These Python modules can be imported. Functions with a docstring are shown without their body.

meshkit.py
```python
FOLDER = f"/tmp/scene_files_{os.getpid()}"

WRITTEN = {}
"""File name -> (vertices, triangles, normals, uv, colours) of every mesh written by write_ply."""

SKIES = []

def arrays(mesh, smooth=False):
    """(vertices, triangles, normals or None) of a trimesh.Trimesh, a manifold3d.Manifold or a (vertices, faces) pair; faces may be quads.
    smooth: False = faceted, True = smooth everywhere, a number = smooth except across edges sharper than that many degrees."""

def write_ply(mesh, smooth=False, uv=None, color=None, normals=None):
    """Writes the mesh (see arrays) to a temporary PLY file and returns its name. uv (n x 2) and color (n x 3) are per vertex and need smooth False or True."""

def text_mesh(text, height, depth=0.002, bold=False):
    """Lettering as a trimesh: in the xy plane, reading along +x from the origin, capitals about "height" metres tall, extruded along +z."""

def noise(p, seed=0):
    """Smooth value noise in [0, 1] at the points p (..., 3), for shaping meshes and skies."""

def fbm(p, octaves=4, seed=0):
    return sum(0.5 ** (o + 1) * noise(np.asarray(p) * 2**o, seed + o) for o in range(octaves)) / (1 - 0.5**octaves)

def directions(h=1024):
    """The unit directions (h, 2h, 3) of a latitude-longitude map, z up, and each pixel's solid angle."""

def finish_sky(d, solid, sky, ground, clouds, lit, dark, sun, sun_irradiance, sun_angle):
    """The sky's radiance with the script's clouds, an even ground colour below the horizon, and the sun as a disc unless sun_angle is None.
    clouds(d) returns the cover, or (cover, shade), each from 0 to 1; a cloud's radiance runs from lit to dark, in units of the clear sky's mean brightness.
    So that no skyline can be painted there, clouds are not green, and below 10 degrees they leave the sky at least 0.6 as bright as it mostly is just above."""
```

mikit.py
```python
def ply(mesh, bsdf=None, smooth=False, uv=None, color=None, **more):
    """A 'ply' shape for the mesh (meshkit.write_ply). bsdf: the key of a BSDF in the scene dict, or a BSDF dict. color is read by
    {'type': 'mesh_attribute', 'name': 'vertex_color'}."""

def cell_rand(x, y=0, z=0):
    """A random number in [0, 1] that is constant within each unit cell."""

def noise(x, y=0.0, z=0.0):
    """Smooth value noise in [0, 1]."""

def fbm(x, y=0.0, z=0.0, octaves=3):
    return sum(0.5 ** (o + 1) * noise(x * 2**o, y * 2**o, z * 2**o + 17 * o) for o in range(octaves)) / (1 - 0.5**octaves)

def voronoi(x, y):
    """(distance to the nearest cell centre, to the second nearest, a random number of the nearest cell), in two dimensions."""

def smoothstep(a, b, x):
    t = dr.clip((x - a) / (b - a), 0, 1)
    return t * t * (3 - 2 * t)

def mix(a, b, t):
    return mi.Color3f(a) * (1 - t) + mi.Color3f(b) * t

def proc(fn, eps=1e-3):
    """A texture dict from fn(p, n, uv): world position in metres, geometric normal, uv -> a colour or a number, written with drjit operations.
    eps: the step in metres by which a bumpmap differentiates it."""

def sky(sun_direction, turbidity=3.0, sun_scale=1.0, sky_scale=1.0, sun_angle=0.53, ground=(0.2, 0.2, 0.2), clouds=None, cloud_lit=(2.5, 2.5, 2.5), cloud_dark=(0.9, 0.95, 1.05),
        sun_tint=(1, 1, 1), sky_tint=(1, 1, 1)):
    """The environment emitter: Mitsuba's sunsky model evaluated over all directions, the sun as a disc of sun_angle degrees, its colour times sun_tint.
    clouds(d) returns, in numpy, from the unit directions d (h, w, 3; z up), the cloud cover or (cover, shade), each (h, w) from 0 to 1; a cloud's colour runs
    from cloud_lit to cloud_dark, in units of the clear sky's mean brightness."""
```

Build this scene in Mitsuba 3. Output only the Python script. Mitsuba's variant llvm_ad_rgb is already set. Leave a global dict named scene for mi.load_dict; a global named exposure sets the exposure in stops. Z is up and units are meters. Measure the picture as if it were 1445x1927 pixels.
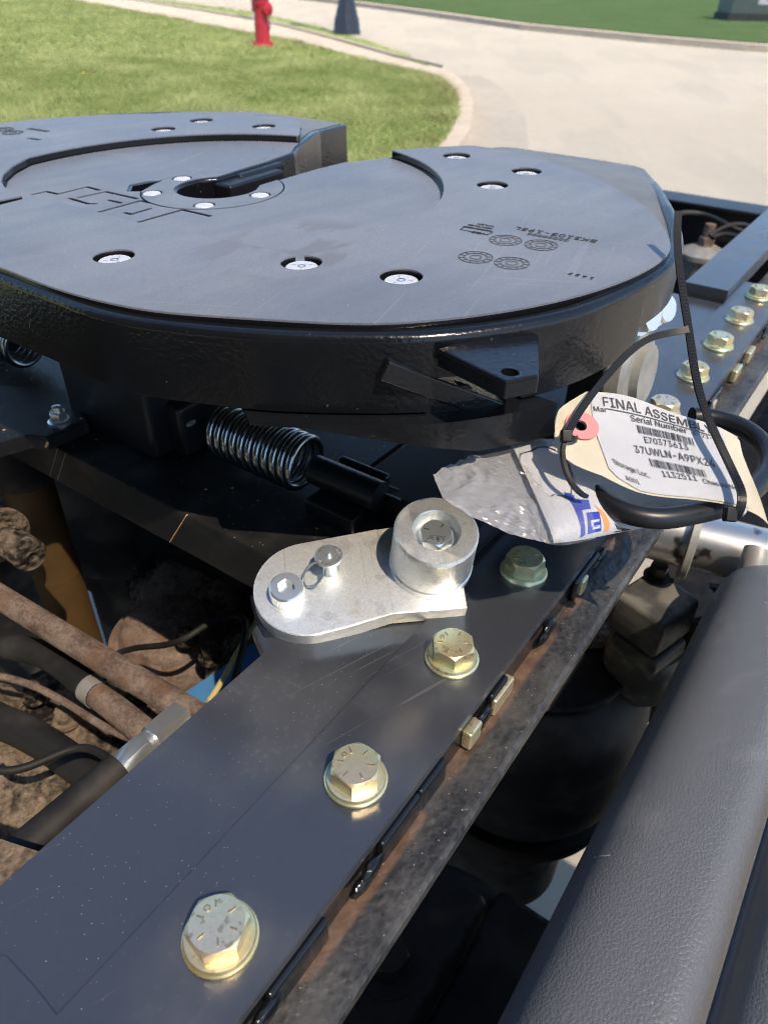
import math
import random
import numpy as np
import trimesh
import manifold3d as m3
import shapely
from shapely.geometry import Polygon, LineString, Point
from scipy.spatial import cKDTree
from scipy.interpolate import make_interp_spline
import drjit as dr
import mitsuba as mi
import mikit
import meshkit
from mikit import proc, noise, fbm, voronoi, cell_rand, smoothstep, mix

T4 = mi.ScalarTransform4f
random.seed(7)
RNG = np.random.default_rng(11)
LIFT = 1.36                       # the drawing's zero is the fifth wheel's top face; the street lies 1.36 m below it
scene, labels = {"type": "scene"}, {}

# ------------------------------------------------------------------ camera, sky, exposure
YAW, PITCH, ROLL = 0.60195, -0.637565, 0.022948
fw = np.array([math.cos(PITCH) * math.cos(YAW), math.cos(PITCH) * math.sin(YAW), math.sin(PITCH)])
rt0 = np.array([math.sin(YAW), -math.cos(YAW), 0.0])
up0 = np.cross(rt0, fw)
up = -math.sin(ROLL) * rt0 + math.cos(ROLL) * up0
eye = np.array([-0.50317, -0.56703, 0.16253 + LIFT])
scene["camera"] = {"type": "thinlens", "fov": 55.79, "fov_axis": "x", "near_clip": 0.02, "far_clip": 600.0,
                   "aperture_radius": 0.0013, "focus_distance": 0.50,
                   "to_world": T4().look_at(origin=eye.tolist(), target=(eye + fw).tolist(), up=up.tolist())}
SUN = (-0.22, -0.50, 0.84)
scene["sky"] = mikit.sky(SUN, turbidity=3.0, sun_scale=1.0, sky_scale=2.2, ground=(0.25, 0.24, 0.2))
exposure = 1.48

# ------------------------------------------------------------------ helpers
def tri(mesh):
    v, f, _ = meshkit.arrays(mesh)
    return trimesh.Trimesh(v, f, process=False)


def moved(mesh, loc=(0, 0, 0), rot=None):
    m = tri(mesh).copy()
    if rot is not None:
        m.vertices = m.vertices @ np.asarray(rot).T
    m.vertices = m.vertices + np.asarray(loc, float)
    return m


def add(key, mesh, mat, smooth=35, **kw):
    m = tri(mesh).copy()
    m.vertices = m.vertices + [0, 0, LIFT]
    n = 1
    base = key
    while key in scene:
        key = f"{base}_{n:03d}"
        n += 1
    scene[key] = mikit.ply(m, mat, smooth=smooth, **kw)
    return key


def tag(key, label=None, cat=None, group=None, kind=None):
    d = {}
    for k, v in (("label", label), ("category", cat), ("group", group), ("kind", kind)):
        if v:
            d[k] = v
    labels[key] = d


def cat(ms):
    return trimesh.util.concatenate([tri(m) for m in ms])


def box(lo, hi, rot=None, loc=(0, 0, 0)):
    lo, hi = np.asarray(lo, float), np.asarray(hi, float)
    b = trimesh.creation.box(extents=hi - lo)
    b.vertices += (lo + hi) / 2
    return moved(b, loc, rot)


def rbox(lo, hi, r=0.002, seg=6):
    lo, hi = np.asarray(lo, float), np.asarray(hi, float)
    s = m3.Manifold.sphere(r, seg * 2)
    pts = [s.translate([x, y, z]) for x in (lo[0] + r, hi[0] - r) for y in (lo[1] + r, hi[1] - r) for z in (lo[2] + r, hi[2] - r)]
    return tri(m3.Manifold.batch_hull(pts))


def prism(pts, z0, z1):
    p = Polygon(pts)
    if not p.is_valid:
        p = p.buffer(0)
    m = trimesh.creation.extrude_polygon(p, z1 - z0, engine="earcut")
    m.vertices[:, 2] += z0
    return m


def man(mesh):
    v, f, _ = meshkit.arrays(mesh)
    return m3.Manifold(m3.Mesh(np.asarray(v, np.float32), np.asarray(f, np.uint32)))


def poly_man(poly, z0, z1):
    polys = [poly] if poly.geom_type == "Polygon" else list(poly.geoms)
    out = m3.Manifold()
    for p in polys:
        rings = [np.array(p.exterior.coords)[:-1]] + [np.array(i.coords)[:-1] for i in p.interiors]
        cs = m3.CrossSection(rings, m3.FillRule.EvenOdd)
        out = out + m3.Manifold.extrude(cs, z1 - z0).translate([0, 0, z0])
    return out


def bevel_prism(poly, z0, z1, b):
    """An extrusion whose upper edge is chamfered."""
    inner = poly.buffer(-b)
    return m3.Manifold.batch_boolean([poly_man(poly, z0, z1 - b)] + [
        poly_man(poly.buffer(-b * k / 4), z1 - b, z1 - b * (1 - (1 - (1 - k / 4) ** 2) ** 0.5) if k < 4 else z1) for k in range(1, 5)], m3.OpType.Add)


def lathe(profile, loc=(0, 0, 0), axis=(0, 0, 1), seg=48):
    m = trimesh.creation.revolve(np.array(profile, float), sections=seg)
    return moved(m, loc, frame(axis))


def frame(axis, hint=(0, 0, 1)):
    z = np.asarray(axis, float) / np.linalg.norm(axis)
    h = np.asarray(hint, float)
    if abs(z @ h) > 0.95:
        h = np.array([1.0, 0, 0])
    x = np.cross(h, z)
    x /= np.linalg.norm(x)
    return np.stack([x, np.cross(z, x), z], 1)


def smooth_path(pts, n=60, k=3):
    pts = np.asarray(pts, float)
    d = np.r_[0, np.cumsum(np.linalg.norm(np.diff(pts, axis=0), axis=1))]
    return make_interp_spline(d, pts, k=min(k, len(pts) - 1))(np.linspace(0, d[-1], n))


def tube(path, r, seg=14, caps=True, flat=None, hint=(0, 0, 1)):
    """A round tube (or, with flat=(half width, half thickness), a strap) along the path."""
    P = np.asarray(path, float)
    n = len(P)
    t = np.gradient(P, axis=0)
    t /= np.linalg.norm(t, axis=1)[:, None]
    r = np.broadcast_to(r, n) if flat is None else None
    nrm = np.asarray(hint, float) - t[0] * (t[0] @ np.asarray(hint, float))
    if np.linalg.norm(nrm) < 1e-3:
        nrm = np.cross(t[0], [1, 0.3, 0.1])
    nrm /= np.linalg.norm(nrm)
    vs = []
    if flat is None:
        a = np.arange(seg) * 2 * math.pi / seg
        prof = np.stack([np.cos(a), np.sin(a)], 1)
    else:
        w, h = flat
        prof = np.array([(w, -h), (w, h), (-w, h), (-w, -h)])
        seg = 4
    for i in range(n):
        nrm = nrm - t[i] * (nrm @ t[i])
        nrm /= np.linalg.norm(nrm)
        b = np.cross(t[i], nrm)
        q = prof * (r[i] if flat is None else 1)
        vs.append(P[i] + q[:, :1] * b + q[:, 1:] * nrm)
    v = np.concatenate(vs)
    i, j = np.meshgrid(np.arange(n - 1), np.arange(seg), indexing="ij")
    a0, a1 = i * seg + j, i * seg + (j + 1) % seg
    f = np.stack([a0, a1, a1 + seg, a0 + seg], -1).reshape(-1, 4)
    f = np.vstack([f[:, [0, 1, 2]], f[:, [0, 2, 3]]])
    if caps:
        v = np.vstack([v, P[:1], P[-1:]])
        c0, c1 = len(v) - 2, len(v) - 1
        k = np.arange(seg)
        f = np.vstack([f, np.stack([np.full(seg, c0), (k + 1) % seg, k], 1), np.stack([np.full(seg, c1), (n - 1) * seg + k, (n - 1) * seg + (k + 1) % seg], 1)])
    return trimesh.Trimesh(v, f, process=False)


def bend_surface(ctrl, nu=40, nv=30, k=3):
    """A smooth grid of points through the control rows (rows x columns x 3)."""
    c = np.asarray(ctrl, float)
    a, b = c.shape[:2]
    s = make_interp_spline(np.linspace(0, 1, a), c, k=min(k, a - 1), axis=0)(np.linspace(0, 1, nu))
    return make_interp_spline(np.linspace(0, 1, b), s, k=min(k, b - 1), axis=1)(np.linspace(0, 1, nv))


def grid_normals(g):
    n = np.cross(np.gradient(g, axis=0), np.gradient(g, axis=1))
    return n / np.linalg.norm(n, axis=-1, keepdims=True)


def sheet(g, thick):
    """A closed thin shell round a grid of points."""
    a, b = g.shape[:2]
    n = grid_normals(g)
    top, bot = (g + n * thick / 2).reshape(-1, 3), (g - n * thick / 2).reshape(-1, 3)
    i, j = np.meshgrid(np.arange(a - 1), np.arange(b - 1), indexing="ij")
    q = np.stack([i * b + j, i * b + j + 1, (i + 1) * b + j + 1, (i + 1) * b + j], -1).reshape(-1, 4)
    N = a * b
    rim = np.r_[np.arange(b), np.arange(1, a) * b + b - 1, (a - 1) * b + np.arange(b - 2, -1, -1), np.arange(a - 2, 0, -1) * b]
    r2 = np.roll(rim, -1)
    side = np.stack([rim, rim + N, r2 + N, r2], -1)
    allq = np.vstack([q[:, ::-1], q + N, side])
    return trimesh.Trimesh(np.vstack([top, bot]), np.vstack([allq[:, [0, 1, 2]], allq[:, [0, 2, 3]]]), process=False)


def hexhead(rc, h, cham=0.86):
    hx = m3.Manifold.extrude(m3.CrossSection.circle(rc, 6), h)
    cone = m3.Manifold.revolve(m3.CrossSection([[(0, -1e-4), (rc * 1.2, -1e-4), (rc * 1.2, h * 0.6), (rc * cham, h), (0, h)]]), 72)
    return hx ^ cone


def rz(a):
    c, s = math.cos(a), math.sin(a)
    return np.array([[c, -s, 0], [s, c, 0], [0, 0, 1.0]])


TILT = -0.0341394


def on_plate(mesh):
    """From the fifth wheel's own drawing to the truck: it rests tipped by two degrees."""
    m = tri(mesh).copy()
    c, s = math.cos(TILT), math.sin(TILT)
    m.vertices = m.vertices @ np.array([[c, 0, s], [0, 1, 0], [-s, 0, c]]).T
    return m


# ------------------------------------------------------------------ materials
def principled(**k):
    return {"type": "twosided", "b": {"type": "principled", **{a: ({"type": "rgb", "value": list(v)} if isinstance(v, tuple) else v) for a, v in k.items()}}}


def bumped(bsdf, fn, scale=1.0, eps=4e-4):
    inner = bsdf["b"] if bsdf["type"] == "twosided" else bsdf
    return {"type": "twosided", "b": {"type": "bumpmap", "arbitrary": proc(fn, eps), "scale": scale, "b": inner}}


def specks(p, per_m, size, share):
    d, _, w = voronoi(p.x * per_m, p.y * per_m + p.z * per_m * 0.7)
    return dr.select((d < size * (0.4 + 0.6 * cell_rand(w * 977, 3))) & (w > 1 - share), 1.0, 0.0)


def paint_colour(p, n, uv):
    patch = smoothstep(0.42, 0.75, fbm(p.x * 14, p.y * 14, p.z * 14, 4))
    dust = smoothstep(0.5, 0.85, fbm(p.x * 300, p.y * 300, p.z * 300, 2)) * patch
    c = mix((0.038, 0.041, 0.049), (0.066, 0.068, 0.074), patch * 0.9 + dust * 0.7)
    c = mix(c, (0.32, 0.31, 0.29), specks(p, 260.0, 0.075, 0.14) * smoothstep(0.4, 0.6, fbm(p.x * 9 + 4, p.y * 9, 7.0, 3)))
    ring, _, w = voronoi(p.x * 45, p.y * 45)
    spot = smoothstep(0.03, 0.0, dr.abs(ring - 0.22)) * dr.select(w > 0.7, 0.15, 0.0)
    w = noise(p.x * 9, (p.y + 0.35 * p.x) * 520)
    c = mix(c, (0.12, 0.12, 0.12), smoothstep(0.90, 0.95, w) * smoothstep(0.55, 0.7, noise(p.x * 8, p.y * 8 + 5)) * 0.6)
    return mix(c, (0.05, 0.052, 0.056), spot)


def paint_rough(p, n, uv):
    return 0.17 + 0.14 * smoothstep(0.4, 0.75, fbm(p.x * 14, p.y * 14, p.z * 14, 4)) + 0.06 * noise(p.x * 90, p.y * 90)


scene["m_paint"] = principled(base_color=proc(paint_colour), roughness=proc(paint_rough), eta=1.95)


def liner_colour(p, n, uv):
    a = fbm(p.x * 9, p.y * 5 + 3, 0.0, 4)
    streak = fbm(p.x * 12 + p.y * 50, p.y * 12 - p.x * 6, 1.0, 3)
    c = mix((0.14, 0.155, 0.18), (0.19, 0.202, 0.22), smoothstep(0.35, 0.75, 0.75 * a + 0.25 * streak))
    c = mix(c, (0.3, 0.3, 0.29), specks(p, 120.0, 0.07, 0.05))
    w1 = noise(p.x * 7 + p.y * 3, (p.y - 0.25 * p.x) * 430)
    w2 = noise(p.y * 6 - p.x * 4 + 11, (p.x + 0.5 * p.y) * 380)
    worn = smoothstep(0.86, 0.93, w1) * smoothstep(0.5, 0.7, noise(p.x * 6, p.y * 6)) + smoothstep(0.87, 0.94, w2) * smoothstep(0.5, 0.7, noise(p.x * 5 + 9, p.y * 5))
    c = mix(c, (0.27, 0.275, 0.28), dr.minimum(worn, 1.0) * 0.22)
    c = c * (0.93 + 0.14 * noise(p.x * 900, p.y * 900))
    brown = smoothstep(0.56, 0.66, fbm(p.x * 16 + 5, p.y * 26, 4.0, 4)) * smoothstep(0.60, 0.72, noise(p.x * 5 + 31.3, p.y * 5))
    return mix(c, (0.14, 0.135, 0.135), brown * 0.6)


def liner_rough(p, n, uv):
    return 0.34 + 0.10 * fbm(p.x * 14 + p.y * 12, p.y * 14, 2.0, 4)


scene["m_liner"] = principled(base_color=proc(liner_colour), roughness=proc(liner_rough), specular=0.5)


def cast_bump(p, n, uv):
    return noise(p.x * 430, p.y * 430, p.z * 430) * 0.00016 + noise(p.x * 900, p.y * 900, p.z * 900) * 0.00007


def cast_colour(p, n, uv):
    c = mix((0.005, 0.006, 0.008), (0.010, 0.011, 0.013), fbm(p.x * 20, p.y * 20, p.z * 20, 3))
    return mix(c, (0.3, 0.3, 0.28), specks(p, 190.0, 0.06, 0.05))


scene["m_casting"] = bumped(principled(base_color=proc(cast_colour), roughness=0.2, specular=0.55), cast_bump)
scene["m_gloss_black"] = principled(base_color=(0.008, 0.009, 0.011), roughness=0.16, specular=0.55)
scene["m_satin_black"] = principled(base_color=(0.012, 0.013, 0.016), roughness=0.36, specular=0.5)
scene["m_zinc_matte"] = principled(base_color=(0.74, 0.76, 0.78), roughness=0.5, metallic=0.35)
scene["m_engrave"] = principled(base_color=(0.045, 0.047, 0.052), roughness=0.6, specular=0.3)
scene["m_ramp"] = bumped(principled(base_color=proc(lambda p, n, uv: mix((0.12, 0.128, 0.135), (0.18, 0.185, 0.185), fbm(p.x * 40, p.y * 40, p.z * 40, 4))), roughness=0.48, specular=0.5), lambda p, n, uv: noise(p.x * 420, p.y * 420, p.z * 420) * 0.0003)
scene["m_groove"] = principled(base_color=(0.006, 0.006, 0.007), roughness=0.7, specular=0.2)


def dusty_colour(p, n, uv):
    d = fbm(p.x * 18, p.y * 18, p.z * 18, 4)
    c = mix((0.010, 0.011, 0.012), (0.05, 0.046, 0.04), smoothstep(0.4, 0.8, d))
    c = mix(c, (0.6, 0.38, 0.2), specks(p, 60.0, 0.10, 0.10))
    return mix(c, (0.25, 0.24, 0.2), specks(p, 200.0, 0.12, 0.10))


scene["m_dusty_black"] = principled(base_color=proc(dusty_colour), roughness=proc(lambda p, n, uv: 0.3 + 0.3 * fbm(p.x * 18, p.y * 18, p.z * 18, 3)), specular=0.45)


def zinc_colour(p, n, uv):
    a = fbm(p.x * 40, p.y * 40, p.z * 40, 3)
    return mix((0.82, 0.88, 0.90), (0.93, 0.95, 0.93), a)


scene["m_zinc"] = principled(base_color=proc(zinc_colour), roughness=0.30, metallic=0.88)


def plate_zinc(p, n, uv):
    a = fbm(p.x * 28, p.y * 28, p.z * 28, 4)
    g = noise(p.x * 900, p.y * 900, p.z * 900)
    c = mix((0.86, 0.90, 0.92), (0.95, 0.96, 0.93), a)
    c = mix(c, (0.5, 0.52, 0.55), smoothstep(0.62, 0.8, fbm(p.x * 60 + 9, p.y * 60, p.z * 60, 3)) * 0.6)
    c = mix(c, (0.86, 0.82, 0.60), smoothstep(0.55, 0.75, fbm(p.x * 22 + 3, p.y * 22, p.z * 22, 3)) * 0.5)
    w = noise(p.x * 14 + p.y * 9, (p.y - p.x) * 900, p.z * 30)
    c = mix(c, (0.45, 0.46, 0.47), smoothstep(0.84, 0.92, w) * 0.5)
    c = mix(c, (0.30, 0.29, 0.26), smoothstep(0.66, 0.74, fbm(p.x * 110, p.y * 110, p.z * 110, 3)) * 0.2)
    return c * (0.84 + 0.24 * g)


scene["m_zinc_plate"] = bumped(principled(base_color=proc(plate_zinc), roughness=0.42, metallic=0.85), lambda p, n, uv: noise(p.x * 700, p.y * 700, p.z * 700) * 0.00005, eps=3e-4)


def yellow_zinc(p, n, uv):
    a = fbm(p.x * 55, p.y * 55, p.z * 55, 2)
    b = noise(p.x * 38 + 7, p.y * 38, p.z * 38 + 3)
    c = mix((0.86, 0.70, 0.34), (0.80, 0.86, 0.58), smoothstep(0.15, 0.85, a))
    c = mix(c, (0.90, 0.70, 0.56), smoothstep(0.45, 1.0, b) * 0.7)
    c = c * (0.90 + 0.2 * noise(p.x * 700, p.y * 700, p.z * 700))
    return mix(c, (0.25, 0.19, 0.10), smoothstep(0.64, 0.78, fbm(p.x * 320, p.y * 320, p.z * 320, 3)) * 0.5)


scene["m_plating_mark"] = principled(base_color=(0.42, 0.36, 0.22), roughness=0.4, metallic=0.8)
scene["m_yellow_zinc"] = principled(base_color=proc(yellow_zinc), roughness=0.34, metallic=0.8)


def rail_colour(p, n, uv):
    r = fbm(p.x * 30, p.y * 60, p.z * 30, 4)
    c = mix((0.016, 0.017, 0.019), (0.085, 0.082, 0.078), smoothstep(0.25, 0.75, 0.65 * r + 0.35 * fbm(p.x * 260, p.y * 320, p.z * 260, 3)))
    inner = smoothstep(0.0, 1.0, (p.y + 0.456) * 220) * 0.6 * smoothstep(0.50, 0.62, fbm(p.x * 12, 1.0, 5.0, 3) + 0.12 * fbm(p.x * 90, p.y * 90, 2.0, 2))
    c = mix(c, mix((0.12, 0.06, 0.035), (0.24, 0.14, 0.08), fbm(p.x * 120, p.y * 120, 0.0, 2)), inner)
    return mix(c, (0.3, 0.27, 0.22), specks(p, 260.0, 0.12, 0.10))


scene["m_rail"] = bumped(principled(base_color=proc(rail_colour), roughness=0.42, specular=0.5), lambda p, n, uv: fbm(p.x * 220, p.y * 220, p.z * 220, 3) * 0.0014)


def rust_tube(p, n, uv):
    a = fbm(p.x * 60, p.y * 60, p.z * 60, 4)
    f = fbm(p.x * 420, p.y * 420, p.z * 420, 3)
    c = mix((0.085, 0.055, 0.043), (0.26, 0.20, 0.165), smoothstep(0.25, 0.75, 0.6 * a + 0.4 * f))
    return mix(c, (0.16, 0.09, 0.058), smoothstep(0.5, 0.75, fbm(p.x * 45 + 3, p.y * 45, p.z * 45, 4)) * 0.7)


scene["m_rust"] = bumped(principled(base_color=proc(rust_tube), roughness=0.75, specular=0.3), lambda p, n, uv: fbm(p.x * 260, p.y * 260, p.z * 260, 3) * 0.0016)


def dirt_colour(p, n, uv):
    a = fbm(p.x * 22, p.y * 22, p.z * 22, 4)
    b = fbm(p.x * 190, p.y * 190, p.z * 190, 4)
    c = mix((0.013, 0.012, 0.011), (0.20, 0.155, 0.115), smoothstep(0.36, 0.62, 0.6 * a + 0.4 * b))
    return c * (0.45 + 1.1 * fbm(p.x * 520, p.y * 520, p.z * 520, 2))


scene["m_dirt"] = bumped(principled(base_color=proc(dirt_colour), roughness=0.85, specular=0.2), lambda p, n, uv: fbm(p.x * 110, p.y * 110, p.z * 110, 4) * 0.006, eps=6e-4)


def greasy_colour(p, n, uv):
    a = fbm(p.x * 16, p.y * 16, p.z * 16, 4)
    return mix((0.007, 0.007, 0.007), (0.035, 0.029, 0.023), smoothstep(0.5, 0.8, a))


scene["m_greasy"] = bumped(principled(base_color=proc(greasy_colour), roughness=0.55, specular=0.35), lambda p, n, uv: fbm(p.x * 70, p.y * 70, p.z * 70, 3) * 0.003, eps=8e-4)


def rubber_colour(p, n, uv):
    return mix((0.014, 0.014, 0.015), (0.060, 0.057, 0.053), smoothstep(0.40, 0.85, fbm(p.x * 20, p.y * 20, p.z * 20, 4)))


scene["m_rubber"] = principled(base_color=proc(rubber_colour), roughness=0.6, specular=0.35)


def grain(p, n, uv):
    q = uv.x * 300 + 1.3 * noise(p.x * 160, p.y * 160, p.z * 160)
    w = uv.y * 480 + 1.3 * noise(p.y * 160 + 9, p.x * 160, p.z * 160)
    d1, d2, _ = voronoi(q, w)
    return smoothstep(0.0, 0.45, d2 - d1) * 0.00019


def plastic_colour(p, n, uv):
    s = smoothstep(0.55, 0.8, fbm(p.x * 30 + p.y * 20, p.y * 30, p.z * 30, 4))
    c = mix((0.125, 0.130, 0.140), (0.160, 0.164, 0.174), s)
    return mix(c, (0.45, 0.45, 0.45), specks(p, 110.0, 0.06, 0.03))


scene["m_plastic"] = bumped(principled(base_color=proc(plastic_colour), roughness=0.46, specular=0.6), grain, eps=3e-4)


def concrete_colour(p, n, uv):
    a = fbm(p.x * 0.7, p.y * 0.7, 0.0, 4)
    b = fbm(p.x * 14, p.y * 14, 0.0, 3)
    c = mix((0.385, 0.345, 0.272), (0.48, 0.435, 0.355), 0.65 * a + 0.35 * b)
    marks = smoothstep(0.52, 0.66, fbm(p.x * 0.35 + p.y * 0.25, p.y * 1.5 - p.x * 0.9, 3.0, 4))
    return mix(c, (0.31, 0.29, 0.25), marks * 0.22)


scene["m_street"] = principled(base_color=proc(concrete_colour), roughness=0.85, specular=0.2)


def kerb_colour(p, n, uv):
    return mix((0.40, 0.33, 0.25), (0.56, 0.49, 0.39), fbm(p.x * 5, p.y * 5, p.z * 9, 4))


scene["m_kerb"] = principled(base_color=proc(kerb_colour), roughness=0.85, specular=0.2)


def soil_colour(p, n, uv):
    a = fbm(p.x * 2.2, p.y * 2.2, 0.0, 4)
    b = fbm(p.x * 25, p.y * 25, 0.0, 3)
    return mix((0.18, 0.24, 0.07), (0.40, 0.42, 0.18), 0.6 * a + 0.4 * b)


scene["m_lawn"] = principled(base_color=proc(soil_colour), roughness=0.9, specular=0.1)


def far_grass_colour(p, n, uv):
    a = fbm(p.x * 1.3, p.y * 1.3, 0.0, 4)
    b = fbm(p.x * 12, p.y * 12, 0.0, 3)
    return mix((0.055, 0.105, 0.038), (0.115, 0.165, 0.068), 0.5 * a + 0.5 * b)


scene["m_far_lawn"] = bumped(principled(base_color=proc(far_grass_colour), roughness=0.9, specular=0.1), lambda p, n, uv: fbm(p.x * 14, p.y * 14, 0.0, 3) * 0.06, eps=1e-2)
scene["m_blade"] = {"type": "principledthin", "base_color": {"type": "mesh_attribute", "name": "vertex_color"}, "roughness": 0.55, "diff_trans": 0.7, "spec_trans": 0.0}
scene["m_red"] = principled(base_color=(0.50, 0.025, 0.04), roughness=0.38, specular=0.5)
scene["m_post"] = principled(base_color=(0.032, 0.038, 0.052), roughness=0.34, specular=0.5)
scene["m_grey_post"] = principled(base_color=(0.45, 0.46, 0.48), roughness=0.5)
scene["m_green_box"] = principled(base_color=(0.075, 0.10, 0.09), roughness=0.5)
scene["m_dark_base"] = principled(base_color=(0.03, 0.035, 0.035), roughness=0.7)
scene["m_white"] = principled(base_color=proc(lambda p, n, uv: mix((0.47, 0.48, 0.51), (0.54, 0.55, 0.575), fbm(p.x * 60, p.y * 60, p.z * 60, 3))), roughness=0.5, specular=0.35)
scene["m_manila"] = principled(base_color=proc(lambda p, n, uv: mix((0.58, 0.52, 0.40), (0.66, 0.60, 0.47), fbm(p.x * 90, p.y * 90, p.z * 90, 3))), roughness=0.7, specular=0.2)
scene["m_ink"] = principled(base_color=(0.05, 0.05, 0.055), roughness=0.6)
scene["m_pink"] = principled(base_color=(0.70, 0.27, 0.27), roughness=0.7)
scene["m_blue_ink"] = principled(base_color=(0.025, 0.045, 0.36), roughness=0.4)
scene["m_orange_ink"] = principled(base_color=(0.80, 0.30, 0.10), roughness=0.4)
scene["m_orange_seal"] = principled(base_color=(0.62, 0.30, 0.06), roughness=0.5)
scene["m_film_clear"] = {"type": "blendbsdf", "weight": 0.05, "a": {"type": "thindielectric", "int_ior": 1.5}, "b": {"type": "twosided", "b": {"type": "diffuse", "reflectance": {"type": "rgb", "value": [0.8, 0.8, 0.82]}}}}
scene["m_film"] = {"type": "blendbsdf", "weight": 0.38, "a": {"type": "thindielectric", "int_ior": 1.5}, "b": {"type": "twosided", "b": {"type": "principled", "base_color": {"type": "rgb", "value": [0.74, 0.76, 0.82]}, "roughness": 0.25, "specular": 1.0}}}
scene["m_tan_paint"] = principled(base_color=proc(lambda p, n, uv: mix((0.05, 0.028, 0.010), (0.13, 0.075, 0.025), fbm(p.x * 30, p.y * 30, p.z * 12, 4))), roughness=0.6)
scene["m_blue_strap"] = principled(base_color=(0.06, 0.20, 0.42), roughness=0.5)
scene["m_yellow_wire"] = principled(base_color=(0.55, 0.44, 0.20), roughness=0.5)
scene["m_spring_steel"] = principled(base_color=(0.42, 0.45, 0.46), roughness=0.22, metallic=1.0)
scene["m_grey_cast"] = principled(base_color=proc(lambda p, n, uv: mix((0.22, 0.22, 0.21), (0.42, 0.41, 0.38), fbm(p.x * 60, p.y * 60, p.z * 60, 4))), roughness=0.5, metallic=0.3)


def pipe_colour(p, n, uv):
    a = fbm(p.x * 25, p.y * 40, p.z * 25, 4)
    c = mix((0.60, 0.58, 0.54), (0.72, 0.71, 0.68), a)
    return mix(c, (0.10, 0.08, 0.07), smoothstep(0.60, 0.68, fbm(p.x * 30 + 4, p.y * 30, p.z * 30, 4)))


scene["m_pipe"] = principled(base_color=proc(pipe_colour), roughness=0.32, metallic=0.9)
scene["m_tank"] = principled(base_color=(0.5, 0.5, 0.5), roughness=0.35, metallic=0.8)
scene["m_yellow_flower"] = principled(base_color=(0.70, 0.55, 0.03), roughness=0.6)
scene["m_tie"] = principled(base_color=(0.010, 0.010, 0.012), roughness=0.38, specular=0.3)

# ------------------------------------------------------------------ the ground
FH = np.array([0.8242, 0.5662])
RH = np.array([0.5662, -0.8242])


def gxy(a):
    a = np.asarray(a, float)
    return a[..., :1] * FH + a[..., 1:2] * RH


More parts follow.
